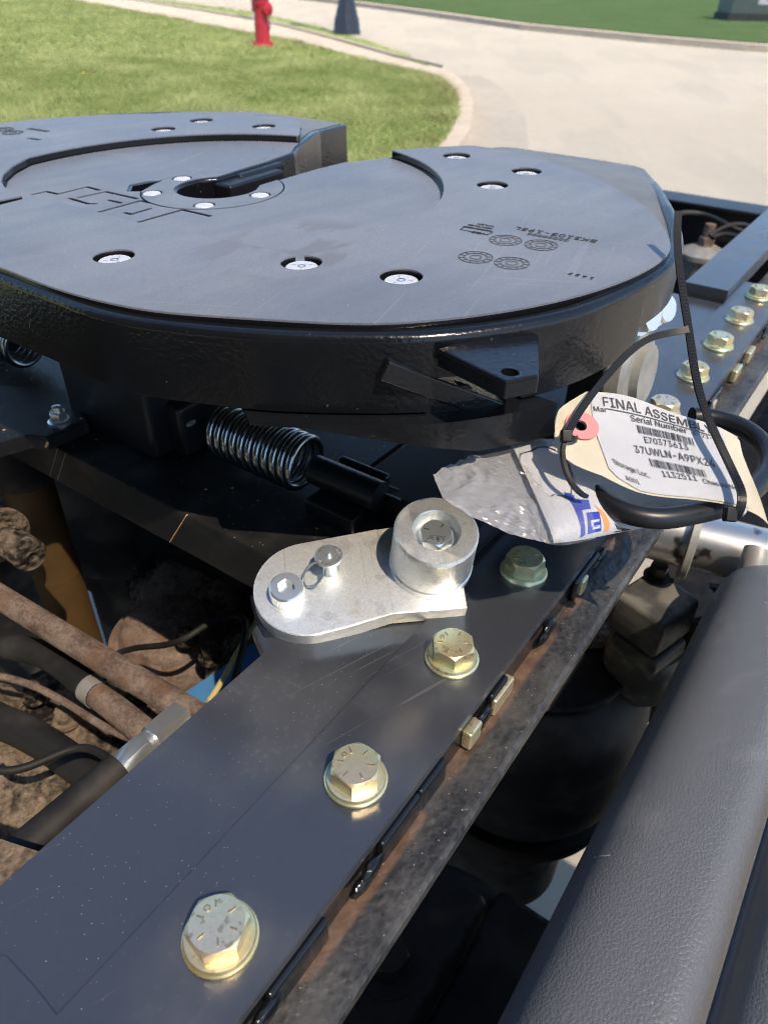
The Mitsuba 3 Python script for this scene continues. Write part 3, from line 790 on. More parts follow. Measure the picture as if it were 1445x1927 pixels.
add(FR2 + "__strip", box((-1.0, .378, RT - 0.02), (0.766, .446, RT)), "m_paint", False)

# ------------------------------------------------------------------ cross member, latch housing and springs under the fifth wheel
CM = "cross_member"
tag(CM, "dusty black cross plate with a turned-down front edge under the fifth wheel", "cross member")
add(CM + "__deck", bevel_prism(Polygon([(-.1835, -.262), (-.1835, .37), (.04, .37), (.04, -.2215), (-.12, -.2215), (-.133, -.262)]), RT - 0.0065, RT - 0.0005, 0.001), "m_dusty_black", 30)
add(CM + "__flange", bevel_prism(shapely.box(-.187, -.268, -.180, .37), RT - 0.045, RT + 0.001, 0.0015), "m_dusty_black", 30)
add(CM + "__upper_deck", cat([bevel_prism(Polygon([(-0.177, 0.206), (-0.254, 0.074), (-0.202, 0.057), (-0.195, 0.041), (-0.152, 0.039), (-0.126, 0.109)]).buffer(0.006).buffer(-0.004), RT + 0.004, RT + 0.018, 0.003)]), "m_dusty_black", 35)
add(CM + "__web", box((.020, -.10, -.80), (.028, .39, RT - .007)), "m_greasy", False)
add(CM + "__web", box((.0205, .3905, -.80), (.0275, .62, -.445)), "m_greasy", False)
LH = "latch_housing"
tag(LH, "black latch housing between the two coil springs under the fifth wheel", "housing")
add(LH + "__body", cat([rbox((-0.145, -0.055, RT), (-0.035, 0.075, RT + 0.075), 0.006), rbox((-0.125, -0.075, RT), (-0.055, 0.10, RT + 0.055), 0.006)]), "m_satin_black", 35)
for q, z in (((-0.17, 0.053), -0.200), ((-0.113, -0.065), -0.184)):
    b = add(LH + "__bolt", cat([moved(hexhead(0.0085, 0.009), (*q, z + 0.004)), lathe([(0, 0.012), (0.0055, 0.012), (0.0045, 0.018), (0, 0.019)], (*q, z), seg=20)]), "m_zinc", 30)
    add(b + "__washer", lathe([(0, 0), (0.0115, 0), (0.0115, 0.003), (0.0095, 0.0045), (0, 0.0045)], (*q, z), seg=28), "m_zinc", 30)
    if z < -0.19:
        add(b + "__spacer", lathe([(0, 0), (0.011, 0), (0.012, 0.004), (0.009, 0.008), (0, 0.008)], (*q, z - 0.009), seg=28), "m_zinc", 30)


def coil(y0, y1, x, z, turns, r, wire):
    t = np.linspace(0, 1, int(turns * 26))
    a = t * turns * 2 * math.pi
    return tube(np.stack([x + r * np.cos(a), y0 + (y1 - y0) * t, z + r * np.sin(a)], 1), wire, 9)


for key, y0, y1, lab in (("coil_spring", -0.104, -0.205, "shiny steel coil spring below the middle of the skirt"), ("coil_spring_001", 0.212, 0.32, "coil spring at the left edge half hidden by the skirt")):
    tag(key, lab, "spring", "pair of latch springs")
    add(key + "__wire", coil(y0, y1, -0.098, RT + 0.031, 10.5, 0.0240, 0.0036), "m_spring_steel", 60)
    add(key + "__rod", tube([(-0.098, y0 + 0.03 * np.sign(y0), RT + 0.030), (-0.098, y1 - 0.09 * np.sign(-y1) * -1 if y1 < 0 else y1 + 0.03, RT + 0.030)], 0.012, 20), "m_satin_black", 40)
PL = "plunger_guide"
tag(PL, "black round plunger rod in a channel at the end of the coil spring", "guide")
add(PL + "__channel", cat([rbox((-0.124, -0.275, RT), (-0.070, -0.222, RT + 0.016), 0.003), rbox((-0.076, -0.275, RT), (-0.068, -0.222, RT + 0.034), 0.003)]), "m_satin_black", 30)
add(PL + "__rod", tube([(-0.098, -0.215, RT + 0.030), (-0.098, -0.225, RT + 0.030), (-0.098, -0.285, RT + 0.030)], 0.0135, 26), "m_satin_black", 40)
SP = "support_plate"
tag(SP, "scratched black support plate behind the zinc roller bracket", "steel plate")
add(SP + "__slab", bevel_prism(Polygon([(-.0915, -.2535), (-.0905, -.372), (.10, -.372), (.10, -.2535)]), RT + 0.0005, RT + 0.030, 0.002), "m_satin_black", 30)
scr = [tube(np.array([(-.0925 + 0.004 * k, -.258 - 0.007 * k, RT + 0.0300), (-.0895 + 0.003 * k, -.272 - 0.006 * k, RT + 0.0303)]), 0.0007, 5) for k in range(4)]
add(SP + "__scratch", cat(scr + [tube(np.array([(-.0912, -.2575, RT + 0.0296), (-.0908, -.300, RT + 0.0296)]), 0.0009, 5)]), "m_grey_cast", False)

# ------------------------------------------------------------------ zinc roller bracket
ZB = "roller_bracket"
tag(ZB, "bright zinc bracket with a round roller, cap screw and pull pin", "bracket")
# it sits tipped towards the near edge; its own drawing: x along the arm, y away from the near edge, z off its face
ZO = np.array([-0.144, -0.396, -0.2017])
ZR = np.stack([[0.819, -0.5692, 0.0726], [0.5303, 0.7991, 0.2832], [-0.2192, -0.1934, 0.9563]], 1)
zb_ = lambda m: moved(m, ZO, ZR)
lobe = [(-.108 + .0405 * math.cos(a), .0422 + .0392 * math.sin(a)) for a in np.linspace(math.radians(85), math.radians(262), 30)]
arm = Polygon([(-.0435, .0757)] + lobe + [(-.091, .0022), (-.0570, .0024)])
base = Polygon([(-.0433, .0757), (-.0570, .0024), (-.0041, -.0099), (.0006, .0073), (.0165, .066), (-.015, .072)])
add(ZB + "__arm", zb_(bevel_prism(arm, -.016, 0.0, 0.0012)), "m_zinc_plate", 30)
add(ZB + "__base", zb_(bevel_prism(base, -.016, -0.0006, 0.0012)), "m_zinc_plate", 30)
add(ZB + "__foot", zb_(rbox((-.150, .008, -.034), (-.105, .060, -.0163), .003)), "m_satin_black", 30)
add(ZB + "__foot", zb_(rbox((-.04, .03, -.040), (.01, .07, -.0163), .003)), "m_satin_black", 30)
RX, RY = -.0155, .0335
roller = m3.Manifold.revolve(m3.CrossSection([[(0, 0), (0.0309, 0), (0.0314, 0.0008), (0.0314, 0.0060), (0.0306, 0.0067), (0.0306, 0.0074), (0.0309, 0.0081), (0.0303, 0.0420), (0.0288, 0.0440), (0.0176, 0.0440), (0.0168, 0.0432), (0.0165, 0.0320), (0, 0.0320)]]), 96)
add(ZB + "__roller", zb_(moved(roller, (RX, RY, -0.0007))), "m_zinc_plate", 25)
hb = add(ZB + "__hex_bolt", zb_(moved(hexhead(0.0124, 0.0090), (RX, RY, 0.0315), rz(0.35))), "m_zinc", 25)
hm = cat([box((0.0052, -0.0004, 0), (0.0092, 0.0004, 0.0005), rot=rz(a)) for a in (0.55, 2.45, 4.5)])
tx = meshkit.text_mesh("JESY", 0.0040, 0.0004)
tx.vertices -= [tx.bounds[:, 0].mean(), 0, 0]
hm = cat([hm, moved(tx, (-0.0026, -0.0065, 0), rz(-0.45))])
add(hb + "__head_mark", zb_(moved(hm, (RX, RY, 0.0405))), "m_spring_steel", False)
CX, CY = -.125, .0397
cap = m3.Manifold.revolve(m3.CrossSection([[(0, 0), (0.0121, 0), (0.0121, 0.0118), (0.0110, 0.0130), (0, 0.0130)]]), 72) - hexhead(0.0066, 0.01, 1.0).translate([0, 0, 0.0066])
cs = add(ZB + "__cap_screw", zb_(moved(cap, (CX, CY, 0.0005), rz(0.4))), "m_zinc", 25)
add(cs + "__knurl", zb_(cat([box((0.0119, -0.00025, 0.002), (0.0124, 0.00025, 0.0112), rot=rz(a), loc=(CX, CY, 0.0005)) for a in np.arange(60) * math.pi / 30])), "m_zinc", False)
add(cs + "__washer", zb_(lathe([(0, 0), (0.0142, 0), (0.0142, 0.0006), (0, 0.0006)], (CX, CY, 0), seg=40)), "m_zinc_plate", 30)
PX, PY = -.0888, .0500
F_ = frame((-0.06, 0.05, 1.0))
pp = add(ZB + "__pull_pin", zb_(lathe([(0, 0), (0.0058, 0), (0.0062, 0.0012), (0.0052, 0.0030), (0.0047, 0.0190), (0, 0.0190)], (PX, PY, 0), F_[:, 2], 32)), "m_zinc", 35)
DC = np.array([PX, PY, 0]) + F_[:, 2] * 0.0190
add(pp + "__disc", zb_(lathe([(0, 0), (0.0098, 0), (0.0102, 0.0004), (0.0102, 0.0011), (0.0096, 0.0015), (0.0030, 0.0015), (0.0028, 0.0020), (0.0018, 0.0020), (0.0016, 0.0046), (0.0012, 0.0050), (0, 0.0050)], DC, F_[:, 2], 44)), "m_zinc", 30)
lets = []
for i, chr_ in enumerate("PULL PIN FOR OPEN   "):
    if chr_ == " ":
        continue
    g = meshkit.text_mesh(chr_, 0.0021, 0.0002)
    g.vertices = (g.vertices - [g.bounds[:, 0].mean(), 0, 0] + [0, 0.0066, 0.0015]) @ rz(-i / 20 * 2 * math.pi + 2.2).T @ F_.T + DC
    lets.append(g)
add(pp + "__lettering", zb_(cat(lets)), "m_spring_steel", False)
ra = np.linspace(0, 2 * math.pi, 50)
rc_ = DC + np.array([-.0138, -.0055, -.0085])
ring_pts = np.stack([rc_[0] + 0.0076 * np.cos(ra), rc_[1] + 0.0072 * np.sin(ra), rc_[2] + 0.0068 * np.cos(ra) + 0.002 * np.sin(ra)], 1)
add(pp + "__split_ring", zb_(cat([tube(ring_pts, 0.0005, 7), tube(ring_pts + [0.0004, -0.0004, -0.0010], 0.0005, 7)])), "m_spring_steel", 60)

# ------------------------------------------------------------------ release handle
RH_ = "release_handle"
tag(RH_, "black steel release handle bent into a loop, holding the paper tag", "handle")
HZ = -0.105
loop = smooth_path([(-0.046, -0.405, -0.105), (-0.063, -0.42, -0.108), (-0.084, -0.438, -0.108), (-0.107, -0.461, -0.106), (-0.117, -0.482, -0.104), (-0.111, -0.502, -0.104), (-0.094, -0.518, -0.104), (-0.07, -0.534, -0.104), (-0.036, -0.544, -0.104), (-0.007, -0.545, -0.104), (0.017, -0.538, -0.104), (0.035, -0.524, -0.104), (0.042, -0.506, -0.104), (0.04, -0.491, -0.104), (0.034, -0.481, -0.104)], 150)
add(RH_ + "__loop", tube(loop, 0.0070, 20), "m_satin_black", 60)
bar0, bar1 = np.array((-0.124, -0.363, -0.056)), np.array((-0.057, -0.416, -0.098))
bd = (bar1 - bar0) / np.linalg.norm(bar1 - bar0)
bs = np.cross([0, 0, 1.0], bd)
bs /= np.linalg.norm(bs)
bar = rbox((-0.06, -0.0105, -0.007), (np.linalg.norm(bar1 - bar0) + 0.006, 0.0105, 0.007), 0.0015)
add(RH_ + "__bar", moved(bar, bar0, np.stack([bd, bs, np.cross(bd, bs)], 1)), "m_casting", 30)

# ------------------------------------------------------------------ booklet and clear bag
BK = "instruction_booklet"
tag(BK, "folded white booklet with blue and orange print tucked under the handle", "booklet")
rows = [[(-0.099, -0.393, -0.095), (-0.069, -0.428, -0.096), (-0.042, -0.466, -0.104), (-0.015, -0.509, -0.114), (0.002, -0.532, -0.123)],
        [(-0.112, -0.406, -0.096), (-0.086, -0.437, -0.097), (-0.061, -0.48, -0.106), (-0.04, -0.519, -0.112), (-0.031, -0.539, -0.114)],
        [(-0.132, -0.426, -0.1), (-0.109, -0.451, -0.098), (-0.083, -0.49, -0.107), (-0.061, -0.524, -0.112), (-0.048, -0.544, -0.111)],
        [(-0.151, -0.447, -0.107), (-0.129, -0.466, -0.104), (-0.1, -0.496, -0.111), (-0.072, -0.526, -0.113), (-0.059, -0.545, -0.112)],
        [(-0.158, -0.456, -0.115), (-0.139, -0.472, -0.116), (-0.11, -0.491, -0.118), (-0.071, -0.522, -0.119), (-0.051, -0.544, -0.12)]]
bg = bend_surface(rows, 40, 50)
add(BK + "__page", sheet(bg, 0.0012), "m_white", 40)
rows2 = [[(-0.089, -0.396, -0.106), (-0.064, -0.428, -0.107), (-0.037, -0.466, -0.112)], [(-0.11, -0.41, -0.103), (-0.084, -0.437, -0.111), (-0.053, -0.473, -0.122)], [(-0.132, -0.432, -0.108), (-0.103, -0.45, -0.117), (-0.069, -0.481, -0.128)], [(-0.154, -0.453, -0.117), (-0.131, -0.465, -0.122), (-0.099, -0.487, -0.125)]]
add(BK + "__page", sheet(bend_surface(rows2, 24, 24), 0.0008), "m_white", 40)


def print_on(g, outline_pts, lift):
    """A flat print: the polygon (in the sheet's own 0..1 coordinates, across then down) laid on the grid surface g."""
    p = Polygon(outline_pts).segmentize(0.02)
    m = m3.Manifold.extrude(m3.CrossSection([np.array(p.exterior.coords)[:-1]], m3.FillRule.EvenOdd), 0.02).refine_to_length(0.02)
    return wrap(g, tri(m), lift)


def wrap(g, m, lift, zscale=0.01):
    a, b = g.shape[:2]
    n = grid_normals(g)
    from scipy.interpolate import RegularGridInterpolator as RGI
    ax = (np.linspace(0, 1, a), np.linspace(0, 1, b))
    P = RGI(ax, g, bounds_error=False, fill_value=None)
    N = RGI(ax, n, bounds_error=False, fill_value=None)
    uv = m.vertices[:, [1, 0]]
    return trimesh.Trimesh(P(uv) + N(uv) * (lift + m.vertices[:, 2:3] * zscale), m.faces, process=False)


J = [(.153, .608), (.193, .636), (.192, .67), (.251, .666), (.251, .737), (.209, .748), (.206, .954), (.176, .969), (.184, .874), (.174, .725)]
S1 = [(.227, .769), (.285, .756), (.300, .932), (.222, .949)]
O = [(.272, .702), (.310, .765), (.334, .852), (.343, .947), (.323, .947), (.304, .838), (.285, .756)]
SIGN = -1.0
add(BK + "__print", print_on(bg, J, 0.0007), "m_blue_ink", False)
add(BK + "__print", print_on(bg, S1, 0.0007), "m_blue_ink", False)
add(BK + "__print", print_on(bg, O, 0.0007), "m_orange_ink", False)
add(BK + "__print", cat([print_on(bg, [(.240, .83), (.282, .82), (.283, .84), (.252, .85), (.252, .88), (.287, .87), (.289, .90), (.246, .91), (.247, .89), (.277, .882), (.276, .877), (.241, .885)], 0.0010)]), "m_white", False)
for q in ([(.355, .852), (.39, .903), (.462, .953), (.44, .962), (.385, .93)], [(.385, .955), (.46, .955), (.455, .97), (.387, .972)], [(.60, .66), (.66, .70), (.70, .69), (.66, .73), (.61, .70)], [(.72, .68), (.75, .74), (.80, .72), (.76, .77)], [(.66, .79), (.70, .80), (.72, .84), (.69, .82)]):
    add(BK + "__print", print_on(bg, q, 0.0007), "m_ink", False)
PBAG = "plastic_bag"
tag(PBAG, "crumpled clear plastic bag round the folded booklet", "bag")


def crumple(g, amp, freq, seed):
    n = grid_normals(g)
    q = g.reshape(-1, 3) * freq
    d = np.abs(meshkit.noise(q + seed, seed) - 0.5) * 1.5 + np.abs(meshkit.noise(q * 2.3 + seed, seed + 7) - 0.5) * 0.7
    return g + n * (amp * (d.reshape(g.shape[:2]) - 0.3))[..., None]


film1 = bend_surface([[(-0.127, -0.369, -0.094), (-0.108, -0.385, -0.09), (-0.079, -0.42, -0.092)], [(-0.132, -0.387, -0.096), (-0.117, -0.403, -0.095), (-0.091, -0.43, -0.095)], [(-0.14, -0.411, -0.097), (-0.132, -0.426, -0.098), (-0.111, -0.448, -0.096)], [(-0.15, -0.436, -0.104), (-0.15, -0.446, -0.103), (-0.13, -0.466, -0.101)], [(-0.158, -0.444, -0.112), (-0.159, -0.457, -0.116), (-0.14, -0.476, -0.114)]], 20, 18)
film2 = bend_surface([[(-0.156, -0.367, -0.102), (-0.127, -0.376, -0.1), (-0.101, -0.395, -0.099)], [(-0.171, -0.384, -0.104), (-0.144, -0.397, -0.101), (-0.118, -0.414, -0.102)], [(-0.174, -0.404, -0.107), (-0.154, -0.418, -0.105), (-0.132, -0.433, -0.105)], [(-0.17, -0.421, -0.111), (-0.159, -0.436, -0.111), (-0.147, -0.449, -0.11)], [(-0.168, -0.43, -0.114), (-0.163, -0.444, -0.115), (-0.158, -0.456, -0.116)]], 30, 26, 1)
film3 = bend_surface([[(-0.153, -0.368, -0.106), (-0.12, -0.377, -0.106), (-0.096, -0.393, -0.104)], [(-0.163, -0.386, -0.11), (-0.137, -0.397, -0.109), (-0.113, -0.413, -0.109)], [(-0.165, -0.407, -0.111), (-0.145, -0.42, -0.113), (-0.128, -0.432, -0.113)], [(-0.164, -0.43, -0.114), (-0.155, -0.44, -0.118), (-0.148, -0.451, -0.119)]], 40, 40)
for i, (g, amp) in enumerate(((film1, 0.0016), (film2, 0.0045))):
    gg = crumple(g, amp, 90 + 30 * i, 3 + i)
    a_, b_ = gg.shape[:2]
    ii, jj = np.meshgrid(np.arange(a_ - 1), np.arange(b_ - 1), indexing="ij")
    q_ = np.stack([ii * b_ + jj, ii * b_ + jj + 1, (ii + 1) * b_ + jj + 1, (ii + 1) * b_ + jj], -1).reshape(-1, 4)
    add(PBAG + "__film", trimesh.Trimesh(gg.reshape(-1, 3), np.vstack([q_[:, [0, 1, 2]], q_[:, [0, 2, 3]]]), process=False), "m_film" if i else "m_film_clear", False)

# ------------------------------------------------------------------ paper tag
PT = "paper_tag"
tag(PT, "manila paper tag with a white printed label tied to the release handle", "tag")
trow = [[(-0.084, -0.42, -0.056), (-0.075, -0.432, -0.054), (-0.061, -0.454, -0.056), (-0.05, -0.48, -0.063), (-0.04, -0.506, -0.069), (-0.037, -0.525, -0.076)],
        [(-0.099, -0.423, -0.063), (-0.093, -0.436, -0.065), (-0.079, -0.463, -0.069), (-0.066, -0.488, -0.073), (-0.055, -0.516, -0.078), (-0.051, -0.534, -0.082)],
        [(-0.113, -0.429, -0.07), (-0.11, -0.443, -0.074), (-0.097, -0.473, -0.08), (-0.085, -0.5, -0.083), (-0.074, -0.528, -0.086), (-0.069, -0.546, -0.087)],
        [(-0.125, -0.436, -0.076), (-0.123, -0.448, -0.079), (-0.114, -0.484, -0.09), (-0.099, -0.513, -0.092), (-0.087, -0.54, -0.093), (-0.086, -0.56, -0.098)]]
tg = bend_surface(trow, 60, 90)
wob = meshkit.fbm(np.stack(list(np.meshgrid(np.linspace(0, 3, 60), np.linspace(0, 5, 90), indexing="ij")) + [np.zeros((60, 90))], -1), 2, 4) - 0.5
tg = tg + grid_normals(tg) * (0.002 * wob)[..., None]
tp = Polygon([(.0, .45), (.015, .30), (.19, .0), (1.0, .0), (1.0, 1.0), (.42, .985), (.30, .95), (.2, 1.0), (.08, .92), (.01, .65)]).buffer(0.004).buffer(-0.004)
EC = (.205, .42)
tp = tp.difference(shapely.affinity.scale(Point(EC).buffer(0.030, 24), 1, 2.0))


def flat_wrap(poly, lift, thick, step=0.02):
    polys = [poly] if poly.geom_type == "Polygon" else list(poly.geoms)
    out = []
    for p in polys:
        rings = [np.array(p.exterior.coords)[:-1]] + [np.array(i.coords)[:-1] for i in p.interiors]
        m = m3.Manifold.extrude(m3.CrossSection(rings, m3.FillRule.EvenOdd), 1.0).refine_to_length(step)
        t = tri(m)
        t.vertices[:, 2] = np.where(t.vertices[:, 2] > 0.5, 1.0, 0.0)
        out.append(wrap(tg, t, lift, thick))
    return cat(out)


UPSIDE = 1.0
add(PT + "__card", flat_wrap(tp, -0.0004, 0.0004, 0.012), "m_manila", 30)
lab = Polygon([(.225, .012), (.853, .010), (.868, .965), (.43, .968), (.355, .90), (.325, .83)]).buffer(0.004).buffer(-0.003)
add(PT + "__label", flat_wrap(lab, 0.0006, 0.0002, 0.012), "m_white", 30)
eye_ = shapely.affinity.scale(Point(EC).buffer(0.080, 32), 1, 2.0).difference(shapely.affinity.scale(Point(EC).buffer(0.030, 24), 1, 2.0))
add(PT + "__eyelet", flat_wrap(eye_, 0.0012, 0.0006, 0.012), "m_pink", 30)
# the print: (text, left, right, baseline at left, baseline at right, squeeze) in the label's own coordinates
LBL = lambda a, b: (0.218 + 0.635 * a + 0.14 * b * (1 - a) + 0.01 * b, 0.012 + 0.94 * b)


def label_text(text, a0, a1, b0, b1, capfrac, bold=False):
    m = meshkit.text_mesh(text, 1.0, 0.05, bold)
    m = tri(man(m).refine_to_length(0.35)) if False else m
    v = m.vertices
    x = (v[:, 0] - v[:, 0].min()) / (v[:, 0].max() - v[:, 0].min())
    a = a0 + (a1 - a0) * x
    b = b0 + (b1 - b0) * x - v[:, 1] * capfrac
    s, t = LBL(a, b)
    return wrap(tg, trimesh.Trimesh(np.stack([s, t, np.where(v[:, 2] > 0.025, 1.0, 0.0)], 1), m.faces, process=False), 0.0014, 0.0001)


def label_rect(a0, b0, a1, b1, skew=0.0):
    p = Polygon([(a0, b0), (a1, b0 + skew), (a1, b1 + skew), (a0, b1)]).segmentize(0.08)
    c = np.array(p.exterior.coords)
    s, t = LBL(c[:, 0], c[:, 1])
    return flat_wrap(Polygon(np.stack([s, t], 1)), 0.0014, 0.0001, 0.03)


words = [label_text("FINAL ASSEMBLY", .09, .90, .150, .150, .100), label_rect(.10, .172, .93, .180), label_text("Mar", .01, .105, .225, .215, .055), label_text("Serial Number", .27, .70, .258, .248, .065),
         label_text("6-21-202", .745, .975, .235, .225, .042), label_text("E70373613", .335, .675, .470, .450, .066), label_text("37UWLN-A9PX24", .225, .84, .605, .570, .078), label_text("1132511", .375, .65, .815, .79, .062),
         label_text("Storage Loc.", .010, .255, .80, .86, .056), label_text("A001", .05, .145, .945, .955, .050), label_text("Chassis No.", .69, .985, .80, .785, .052)]
add(PT + "__lettering", cat(words), "m_ink", False)


def bars(a0, a1, b0, b1, seed):
    rg = np.random.default_rng(seed)
    x, out = a0, []
    while x < a1:
        w = rg.choice([.004, .005, .008])
        out.append(label_rect(x, b0, min(x + w, a1), b1))
        x += w + rg.choice([.006, .008, .012])
    return cat(out)


add(PT + "__barcode", bars(.305, .735, .290, .375, 3), "m_ink", False)
add(PT + "__barcode", bars(.315, .735, .640, .725, 5), "m_ink", False)

# ------------------------------------------------------------------ cable ties
CT = "cable_tie"
tag(CT, "long black cable tie standing up from the handle loop past the tag", "cable tie", "black cable ties at the tag")
p1 = smooth_path([(0.066, -0.426, 0.03), (0.046, -0.436, 0.013), (0.021, -0.452, -0.007), (-0.01, -0.473, -0.03), (-0.044, -0.496, -0.052), (-0.068, -0.521, -0.07), (-0.081, -0.535, -0.079), (-0.092, -0.542, -0.084), (-0.095, -0.543, -0.09), (-0.094, -0.54, -0.097)], 90)
add(CT + "__strap", tube(p1, 0, flat=(0.0026, 0.0007), hint=tuple(-fw)), "m_tie", False)
tt = np.gradient(p1, axis=0)
tt /= np.linalg.norm(tt, axis=1)[:, None]
pf = smooth_path(p1, 420, 3)
tf = np.gradient(pf, axis=0); tf /= np.linalg.norm(tf, axis=1)[:, None]
teeth = []
for i in range(95, 400, 2):
    z_ = -fw - tf[i] * (-fw @ tf[i]); z_ /= np.linalg.norm(z_)
    R = np.stack([tf[i], np.cross(z_, tf[i]), z_], 1)
    teeth.append(box((-0.00035, -0.0015, 0.0006), (0.00035, 0.0015, 0.0011), R, pf[i]))
add(CT + "__teeth", cat(teeth), "m_satin_black", False)
tag(CT + "__teeth", kind="stuff")
hp = np.array((-0.097, -0.539, -0.093))
add(CT + "__head", moved(rbox((-0.0045, -0.0035, -0.003), (0.0045, 0.0035, 0.003), 0.001), hp, frame(-fw, (0.3, -0.9, 0.1))), "m_tie", 30)
CT2 = "cable_tie_001"
tag(CT2, "black cable tie through the pink eyelet of the paper tag", "cable tie", "black cable ties at the tag")
p2 = smooth_path([(-0.006, -0.469, -0.024), (-0.015, -0.46, -0.026), (-0.028, -0.451, -0.028), (-0.054, -0.442, -0.038), (-0.083, -0.438, -0.05), (-0.105, -0.437, -0.06), (-0.117, -0.438, -0.065)], 60)
add(CT2 + "__strap", tube(p2, 0, flat=(0.0023, 0.0007), hint=tuple(-fw)), "m_tie", False)
p3 = smooth_path([(-0.116, -0.438, -0.066), (-0.123, -0.439, -0.071), (-0.13, -0.444, -0.077), (-0.134, -0.451, -0.084), (-0.13, -0.462, -0.094)], 40)
add(CT2 + "__strap", tube(p3, 0, flat=(0.0012, 0.0018), hint=tuple(-fw)), "m_tie", False)
p4 = smooth_path([(-0.117, -0.438, -0.065), (-0.113, -0.441, -0.068), (-0.104, -0.44, -0.072)], 12)
add(CT2 + "__strap", tube(p4, 0, flat=(0.0018, 0.0008), hint=tuple(-fw)), "m_tie", False)
add(CT2 + "__head", moved(rbox((-0.0034, -0.0040, -0.003), (0.0034, 0.0040, 0.003), 0.001), np.array((-0.118, -0.438, -0.065)), frame(-fw, (0, 0, 1))), "m_tie", 30)

# ------------------------------------------------------------------ fender at the lower right
FD = "plastic_fender"
tag(FD, "long black grained plastic fender in the lower right corner", "fender")
fp = smooth_path([(-.536, -.36), (-.538, -.315), (-.540, -.290), (-.5445, -.271), (-.553, -.256), (-.570, -.2455), (-.594, -.2400), (-.612, -.2405), (-.6185, -.2500), (-.6225, -.2650), (-.628, -.2700), (-.6335, -.2650), (-.6375, -.2500), (-.648, -.2405), (-.70, -.2385), (-.80, -.245), (-.95, -.262), (-1.15, -.30), (-1.30, -.36)], 110)
us = np.r_[np.linspace(-1.1, 0.065, 60), 0.065 + 0.06 * np.sin(np.linspace(0.05, math.pi / 2, 24))]
dz = np.where(us > 0.065, 0.06 - 0.06 * np.sqrt(np.clip(1 - ((us - 0.065) / 0.06) ** 2, 0, 1)), 0.0)
g = np.stack([np.stack([np.full(len(fp), u_), fp[:, 0] - 0.10 * d_ * 0, fp[:, 1] - d_ * np.clip((fp[:, 1] + 0.5) / 0.26, 0, 1)], 1) for u_, d_ in zip(us, dz)])
du_ = np.r_[0, np.cumsum(np.linalg.norm(np.diff(g[:, 40], axis=0), axis=1))]
dv_ = np.r_[0, np.cumsum(np.linalg.norm(np.diff(fp, axis=0), axis=1))]
uv_ = np.stack(np.meshgrid(du_, dv_, indexing="ij"), -1).reshape(-1, 2)
shell = sheet(g, 0.004)
add(FD + "__shell", shell, "m_plastic", True, uv=np.vstack([uv_, uv_]))

# ------------------------------------------------------------------ air spring, valve block and pipe outboard of the rail
AS = "air_spring"
tag(AS, "large black rubber air spring below the frame rail", "air spring")
asx, asy = .08, -.392
add(AS + "__bellows", lathe([(.060, -.452), (.088, -.455), (.108, -.463), (.123, -.480), (.131, -.505), (.134, -.540), (.134, -.600), (.129, -.640), (.118, -.668), (.095, -.684), (.05, -.69)], (asx, asy, 0), seg=72), "m_rubber", 60)
add(AS + "__bead_plate", lathe([(0, -.444), (.094, -.444), (.098, -.447), (.098, -.453), (.0, -.453)], (asx, asy, 0), seg=72), "m_greasy", 40)
add(AS + "__piston", lathe([(0, -.70), (.120, -.70), (.128, -.694), (.130, -.682), (.126, -.675), (0, -.675)], (asx, asy, 0), seg=64), "m_rubber", 40)
add(AS + "__piston", lathe([(0, -.90), (.085, -.90), (.085, -.70), (0, -.70)], (asx, asy, 0), seg=40), "m_greasy", 40)
AM = "air_spring_bracket"
tag(AM, "dusty steel bracket plate on top of the large air spring", "bracket")
add(AM + "__plate", bevel_prism(Polygon([(.065, -.40), (.075, -.335), (.19, -.335), (.19, -.435), (.150, -.462), (.110, -.452)]), -.446, -.434, .002), "m_dirt", 30)
add(AM + "__upright", rbox((.10, -.40, -.434), (.125, -.385, -.27), .003), "m_dirt", 30)
VB = "valve_block"
tag(VB, "dark dusty valve block with a bolt below the steel pipe", "valve")
vr = frame((0, 0, 1)) @ rz(-.25)
vb0 = np.array((0.101, -0.49, -0.335))
scene["m_dusty_grey"] = principled(base_color=proc(lambda p, n, uv: mix((0.05, 0.05, 0.048), (0.16, 0.155, 0.14), smoothstep(0.35, 0.7, fbm(p.x * 40, p.y * 40, p.z * 40, 4)))), roughness=0.6)
add(VB + "__body", cat([moved(rbox((-.032, -.030, -.050), (.032, .030, .0), .006), vb0, rz(-.3)), moved(rbox((-.030, -.034, -.075), (.026, .022, -.052), .005), vb0, rz(-.3)), lathe([(0, -.14), (.036, -.14), (.042, -.13), (.042, -.09), (.036, -.075), (0, -.075)], vb0 + [.012, -.004, 0], seg=40)]), "m_dusty_grey", 40)
vbb = np.array((0.128, -0.479, -0.335))
nb = add(VB + "__bolt", moved(hexhead(.0095, .016), vbb), "m_satin_black", 30)
add(nb + "__washer", lathe([(0, 0), (.0135, 0), (.0135, .002), (0, .002)], vbb, seg=28), "m_satin_black", 30)
SPN = "steel_pipe"
tag(SPN, "shiny stained steel pipe with a flange crossing below the handle", "pipe")
q0, q1, q2 = np.array((0.12, -0.448, -0.285)), np.array((0.141, -0.497, -0.285)), np.array((0.155, -0.567, -0.285))
pd = (q2 - q1) / np.linalg.norm(q2 - q1)
add(SPN + "__tube", tube([q1 - pd * .005, q1 + pd * .06, q1 + pd * .14, q1 + pd * .5], .0285, 40), "m_pipe", 60)
add(SPN + "__collar", tube([q1 - pd * .055, q1 - pd * .03, q1 - pd * .001], .0300, 40), "m_pipe", 60)
add(SPN + "__flange", tube([q1 - pd * .004, q1 - pd * .003, q1 + pd * .003, q1 + pd * .004], np.array([.040, .042, .042, .040]), 44), "m_grey_cast", 30)
HB = "hanger_bracket"
tag(HB, "dark pressed hanger bracket with an arched cut-out below the steel pipe", "bracket")
